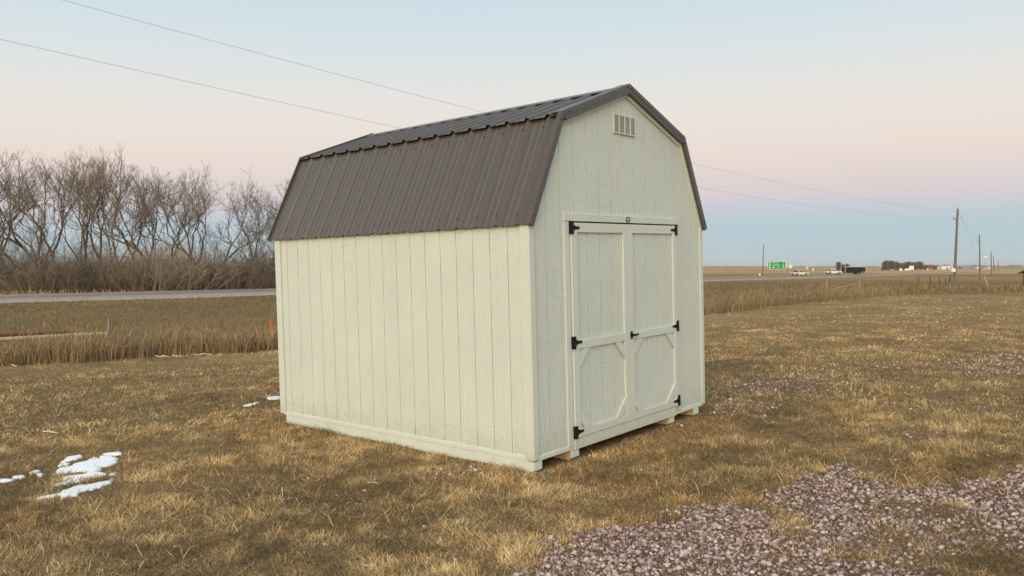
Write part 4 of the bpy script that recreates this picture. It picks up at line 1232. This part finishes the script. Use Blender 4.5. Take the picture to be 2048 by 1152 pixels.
# ------------------------------------------------------------------ vehicles
def wheel(x, y, r, w, parent):
    t = MB().cyl((x, y, r), (0, 1, 0), r, w, 20).build('wheel', M['tyre'], parent)
    MB().cyl((x, y, r), (0, 1, 0), r * .58, w + .02, 14).build('rim', M['rim'], t)
def pickup(name, loc, rz, mat, label):
    """length along +x is the front"""
    v = empty(name, loc, (0, 0, rz))
    lw_ = .98
    prof = [(-2.85, .55), (-2.85, 1.12), (-.75, 1.16), (1.15, 1.14), (2.55, 1.08), (2.85, .95), (2.88, .55), (2.35, .48), (2.3, .80), (2.05, .97), (1.75, .97), (1.5, .80), (1.45, .48), (-1.35, .48), (-1.4, .80), (-1.65, .97), (-1.95, .97), (-2.2, .80), (-2.25, .50)]
    MB().prism([(x, -lw_, z) for x, z in prof], (0, 2 * lw_, 0)).build('body', mat, v, bevel=.03)
    cab = [(-.72, 1.14), (-.60, 1.80), (-.35, 1.90), (.75, 1.89), (1.02, 1.78), (1.62, 1.13)]
    m = MB(); n = len(cab)
    vs = [(x, -lw_ + .04 + (z - 1.14) * .22, z) for x, z in cab] + [(x, lw_ - .04 - (z - 1.14) * .22, z) for x, z in cab]
    m.add(vs, [tuple(range(n))[::-1], tuple(range(n, 2 * n))] + [(i, (i + 1) % n, n + (i + 1) % n, n + i) for i in range(n)])
    m.build('cab', mat, v, bevel=.03)
    for s in (-1, 1):
        for q in ([(-.55, 1.24), (-.48, 1.74), (.18, 1.76), (.18, 1.24)], [(.28, 1.24), (.28, 1.76), (.86, 1.75), (1.32, 1.24)]):
            MB().prism([(x, s * (lw_ - .03 - (z - 1.14) * .22), z) for x, z in q], (0, s * .012, 0)).build('side_window', M['glass'], v)
        MB().box((1.02, s * 1.0 - .10 * (s < 0), 1.16), (1.16, s * 1.0 + .10 * (s > 0) , 1.34)).build('mirror', mat, v)
        MB().box((2.80, s * .62 - .24, .80), (2.905, s * .62 + .24, .98)).build('headlight', M['lamp'], v)
        MB().box((-2.87, s * .86 - .09, .72), (-2.80, s * .86 + .09, 1.08)).build('tail_light', M['tail'], v)
        MB().box((-.3, s * .985 - .01, 1.0), (-.12, s * .985 + .01, 1.04)).build('door_handle', M['chrome'], v)
        wheel(1.90, s * .86, .40, .26, v); wheel(-1.80, s * .86, .40, .26, v)
    MB().prism([(1.10, -.78, 1.74), (1.10, .78, 1.74), (1.60, .90, 1.20), (1.60, -.90, 1.20)], (.03, 0, .02)).build('windscreen', M['glass'], v)
    MB().prism([(-.66, -.76, 1.74), (-.66, .76, 1.74), (-.75, .84, 1.26), (-.75, -.84, 1.26)], (-.02, 0, 0)).build('rear_window', M['glass'], v)
    MB().box((-2.70, -.80, 1.10), (-.85, .80, 1.165)).build('bed_liner', M['tyre'], v)
    MB().box((2.84, -.90, .46), (2.98, .90, .70)).build('front_bumper', M['chrome'], v, bevel=.02)
    MB().box((-2.98, -.90, .46), (-2.86, .90, .66)).build('rear_bumper', M['chrome'], v, bevel=.02)
    MB().box((2.86, -.36, .74), (2.90, .36, 1.0)).build('grille', M['black'], v)
    return tag(v, label, 'pickup')
TYK = 282.0
RZS = math.atan2(-.17, -.985)           # along the side road, heading left
pc = at(1667, 549, TYK)
z_road = FIELD + .14
pt = pickup('pickup_truck', (pc[0], TYK, z_road), RZS, M['white'], 'white crew-cab pickup truck towing the black trailer')
fwd = Vector((math.cos(RZS), math.sin(RZS), 0))
tc_ = Vector((pc[0], TYK, z_road)) - fwd * 7.9
tr = empty('cargo_trailer', tc_, (0, 0, RZS))
MB().box((-4.1, -1.2, .55), (4.1, 1.2, 2.75)).build('box_body', M['trailer'], tr, bevel=.06)
for xx in (-4.09, 4.09):
    for s in (-1, 1): MB().box((xx - .06, s * 1.2 - .04, .5), (xx + .06, s * 1.2 + .04, 2.8)).build('corner_post', M['white'], tr)
for s in (-1, 1):
    MB().box((-4.1, s * 1.215 - .02, 2.68), (4.1, s * 1.215 + .02, 2.80)).build('roof_rail', M['white'], tr)
    MB().box((-3.9, s * 1.215 - .015, .55), (-2.4, s * 1.215 + .015, 1.15)).build('red_panel', M['red'], tr)
    for xx in (-.95, -.05): wheel(xx - 1.0, s * 1.06, .38, .24, tr)
    MB().box((1.9, s * 1.215 - .015, .7), (2.6, s * 1.215 + .015, 2.5)).build('side_door', M['black'], tr)
for s in (-1, 1):
    MB().box((-4.15, s * .57 - .50, .75), (-4.112, s * .57 + .50, 2.55)).build('rear_door', M['trailer'], tr)
    MB().box((-4.18, s * 1.08 - .06, .8), (-4.11, s * 1.08 + .06, 1.0)).build('tail_light', M['tail'], tr)
MB().box((-4.17, -.03, .7), (-4.112, .03, 2.6)).build('door_bar', M['white'], tr)
MB().prism([(4.1, -.5, .55), (4.1, .5, .55), (5.3, .05, .55), (5.3, -.05, .55)], (0, 0, .1)).build('drawbar', M['black'], tr)
tag(tr, 'black enclosed cargo trailer with white trim behind the white pickup', 'trailer')
yc = at(1599, 552.5, 240.0)
zr2 = h1(yc[0], 240.0)
py = pickup('pickup_truck', (yc[0], 240.0, zr2 + .02), math.radians(205), M['offwhite'], 'pale yellowish pickup truck alone beside the green sign')

# ------------------------------------------------------------------ small things far off on the plain
def small_sign(u, v, Yd, w, h, mat, label, shape='box', name='road_sign'):
    c = at(u, v, Yd); z0 = h1(c[0], Yd)
    r = empty(name, (c[0], Yd, z0)); zc = c[2] - z0
    MB().tube([(0, .06, -.2), (0, .06, zc + h / 2)], .06, 6).build('sign_leg', M['post'], r)
    if shape == 'round': MB().cyl((0, 0, zc), (0, 1, 0), w / 2, .06, 20).build('panel', mat, r)
    else: MB().box((-w / 2, -.03, zc - h / 2), (w / 2, .03, zc + h / 2)).build('panel', mat, r)
    return tag(r, label, 'sign')
small_sign(1614, 536, 300, 1.0, 1.15, M['yellow'], 'small pale yellow road sign behind the lone yellowish pickup')
small_sign(1626, 539.5, 300, .5, 1.0, M['white'], 'narrow white marker sign left of the white pickup')
small_sign(1801.5, 539, 330, 1.2, 1.2, M['white'], 'round white sign in front of the distant grove', 'round')
q = small_sign(1823, 535.5, 330, 2.0, 1.7, M['white'], 'large white back of a road sign in front of the grove')
small_sign(1814, 539, 328, 1.8, .8, M['white'], 'low white panel beside the large white sign back')
small_sign(1855.5, 538.5, 330, .5, .8, M['white'], 'tiny white marker between the grove and the red-roofed barn')
small_sign(1519.5, 550, 235, .5, .8, M['white'], 'tiny white marker at the foot of the lone grey pole')
small_sign(1573, 532.5, 340, .8, 1.1, M['yellow'], 'tiny yellowish sign just right of the green sign')
small_sign(1581, 533.5, 345, 1.3, 1.2, M['white'], 'small pinkish white sign right of the green sign')

def far_building(name, u0, u1, v_base, v_eave, v_top, Yd, wall, roofm, label, depth=9.0):
    x0, x1 = xy_at(u0, Yd), xy_at(u1, Yd); z0 = h1((x0 + x1) / 2, Yd) - .2
    hz = at(u0, v_eave, Yd)[2] - z0; tz = at(u0, v_top, Yd)[2] - z0
    r = empty(name, ((x0 + x1) / 2, Yd, z0)); w = (x1 - x0) / 2
    MB().box((-w, 0, 0), (w, depth, hz)).build('wall', wall, r)
    rf = MB().prism([(-w - .4, -.5, hz + .004), (-w - .4, depth / 2, tz), (-w - .4, depth + .5, hz + .004)], (2 * w + .8, 0, 0)).build('roof', roofm, r)
    MB().box((-w * .3, -.06, 0), (w * .2, -.001, hz * .7)).build('door', M['greyroof'], r)
    MB().box((w * .45, -.05, hz * .35), (w * .75, -.001, hz * .75)).build('window', M['glass'], r)
    return tag(r, label, 'building')
far_building('barn', 1854, 1871, 537, 534.3, 529.5, 800, M['redroof'], M['redroof'], 'red barn with red roof among the far farmstead')
far_building('farm_shed', 1884, 1906, 537, 533.3, 531.5, 780, M['white'], M['white'], 'long white farm shed behind the leaning pole')
far_building('farm_house', 1836, 1842, 537, 534.0, 532.0, 790, M['white'], M['greyroof'], 'small white house at the edge of the grove')
far_building('farm_shed', 1770, 1801, 538.3, 537.0, 536.4, 620, M['rust'], M['rust'], 'long low red-brown shed in front of the grove', 6)
far_building('farm_shed', 1925, 1948, 536, 534.0, 532.2, 900, M['greyroof'], M['greyroof'], 'low grey shed between the two nearest power poles', 10)
far_building('farm_house', 1955, 1960, 535, 533.5, 532.2, 900, M['white'], M['greyroof'], 'tiny white house left of the second power pole')
far_building('farm_house', 1976, 1982, 535.5, 534.0, 532.6, 900, M['offwhite'], M['greyroof'], 'tiny pale yellow house left of the third power pole')
# water tower
wtY = 1400.0
c = at(1971.5, 515, wtY); z0 = h1(c[0], wtY)
wt = empty('water_tower', (c[0], wtY, z0)); zc = c[2] - z0
mb = MB(); n = 8
mb.tube([(0, 0, zc - 2.2), (0, 0, zc - 1.6), (0, 0, zc - .6), (0, 0, zc + .6), (0, 0, zc + 1.6), (0, 0, zc + 2.2)], [1.0, 2.1, 2.8, 2.8, 2.1, .8], 16); mb.build('tank', M['white'], wt, smooth=True)
MB().tube([(0, 0, -1), (0, 0, zc - 2.1)], .22, 8).build('stem', M['greyroof'], wt)
tag(wt, 'small white round tank on a thin stem above the horizon', 'water tower')
# open shelter at the right edge of the plain
c = at(2046, 551, 120.0); z0 = h1(c[0], 120.0)
sh = empty('picnic_shelter', (xy_at(2036, 120.0) + 6.1, 120.0, z0))
for xx in (-2.4, 2.4):
    for yy in (0, 4): MB().box((xx - .14, yy - .14, -.3), (xx + .14, yy + .14, 1.95)).build('post', M['stonewood'], sh)
MB().prism([(-3.1, -.9, 1.9), (3.1, -.9, 1.9), (3.1, 2, 2.75), (-3.1, 2, 2.75)], (0, 0, .12)).build('roof', M['greyroof'], sh)
MB().prism([(-3.1, 4.9, 1.9), (3.1, 4.9, 1.9), (3.1, 2.002, 2.75), (-3.1, 2.002, 2.75)], (0, 0, .12)).build('roof', M['greyroof'], sh)
MB().box((-3.0, -.8, 1.62), (3.0, -.66, 1.88)).build('beam', M['stonewood'], sh)
for k in range(5): MB().box((-1.6, .3, .1 + .32 * k), (2.2, .4, .32 + .32 * k)).build('slat', M['stonewood'], sh)
tag(sh, 'dark open timber shelter with grey roof at the edge of the plain', 'shelter')

# far grove and tree lines
def make_far_tree(seed):
    R = random.Random(seed); t = empty('grove_tree'); segs, thick = [], []
    thick.append((0, 0, -.5, .1, 0, 3.0, .4, .32)); thick.append((.1, 0, 3.0, 0, .1, 9.0, .3, .1))
    for i in range(420):
        z = 1.2 + 8.6 * R.random(); a = R.random() * 6.283
        env = 3.6 * math.sin(math.pi * min(max((z + 1.5) / 13.0, .05), .95)) ** .7
        r0, r1 = env * R.uniform(0, .5), env * R.uniform(.5, 1.05); rise = R.uniform(.3, 1.6)
        c, s_ = math.cos(a), math.sin(a)
        segs.append((c * r0, s_ * r0, z, c * r1 + R.gauss(0, .3), s_ * r1 + R.gauss(0, .3), z + rise, .16, .06))
    seg_mesh('trunk', thick, M['bark'], t, 5); seg_mesh('crown', segs, M['brush'], t, 3)
    return t, max(s[5] for s in segs)
ft = [make_far_tree(s) for s in (3, 8)]
cnt = [0, 0]
def place_far(u, vt, Yd, label, group, k):
    t = ft[k][0] if cnt[k] == 0 else copy_tree(ft[k][0]); cnt[k] += 1
    x = xy_at(u, Yd); z0 = h1(x, Yd); s = (at(u, vt, Yd)[2] - z0) / ft[k][1]
    t.location = (x, Yd, z0 - .2); t.scale = (s * 1.15, s * 1.15, s); t.rotation_euler = (0, 0, rs.rand() * 6.28)
    tag(t, label, 'tree', group)
for i in range(34):
    u = 1768 + 76 * (i + .5) / 34 + rs.uniform(-1.5, 1.5)
    place_far(u, (519.5 if u < 1790 else 522) + rs.uniform(-1, 4.5), 700 + 50 * rs.rand(), 'bare tree in the dense grove far across the plain', 'trees of the far grove', i % 2)
for i in range(10):
    place_far(1869 + 29 * i / 9, 529 + rs.uniform(-1, 1), 840 + 20 * rs.rand(), 'bare tree behind the red-roofed barn', 'trees behind the barn', i % 2)
for u, vt in ((1677, 522), (1686, 527), (1694, 526)):
    place_far(u, vt, 520, 'small bare tree rising behind the black trailer', 'small trees behind the trailer', 0)
def far_wood(u0, u1, vt, Yd, label):
    n = 900; u = u0 + (u1 - u0) * rs.rand(n); yy = Yd + 120 * rs.rand(n)
    x = (u - 1024) / FPX * yy; z = np.array(H(x, yy)); top = at(1024, vt, Yd)[2]
    hgt = (top - z) * (.55 + .5 * fbm(u * .08, yy * 0 + 3, 191)) * (.7 + .4 * rs.rand(n))
    S = np.stack([x, yy, z - 1, x + rs.normal(0, .8, n), yy, z + hgt, np.full(n, 2.2), np.full(n, .5)], 1)
    return tag(seg_mesh('far_wood', S, M['brush'], None, 4), label, 'wood', kind='stuff')
far_wood(1380, 1760, 531.0, 3800, 'thin dark line of woods on the horizon past the sign')
far_wood(1905, 2300, 528.8, 2600, 'dark line of woods on the horizon behind the power poles')
far_wood(-300, 1380, 530.5, 4200, 'line of woods on the horizon behind the shed')

# ------------------------------------------------------------------ thin evening haze over the plain
hz = MB().box((-12000, -600, -3.2), (12000, 12500, 26.0)).build('haze', None)
hz['kind'] = 'stuff'
mh = bpy.data.materials.new('evening_haze'); mh.use_nodes = True
hn, hl = mh.node_tree.nodes, mh.node_tree.links
hn.clear()
ho = hn.new('ShaderNodeOutputMaterial'); pv = hn.new('ShaderNodeVolumePrincipled')
pv.inputs['Color'].default_value = (.86, .88, .92, 1)
pv.inputs['Density'].default_value = .00010
hl.new(pv.outputs[0], ho.inputs['Volume'])
hz.data.materials.append(mh)
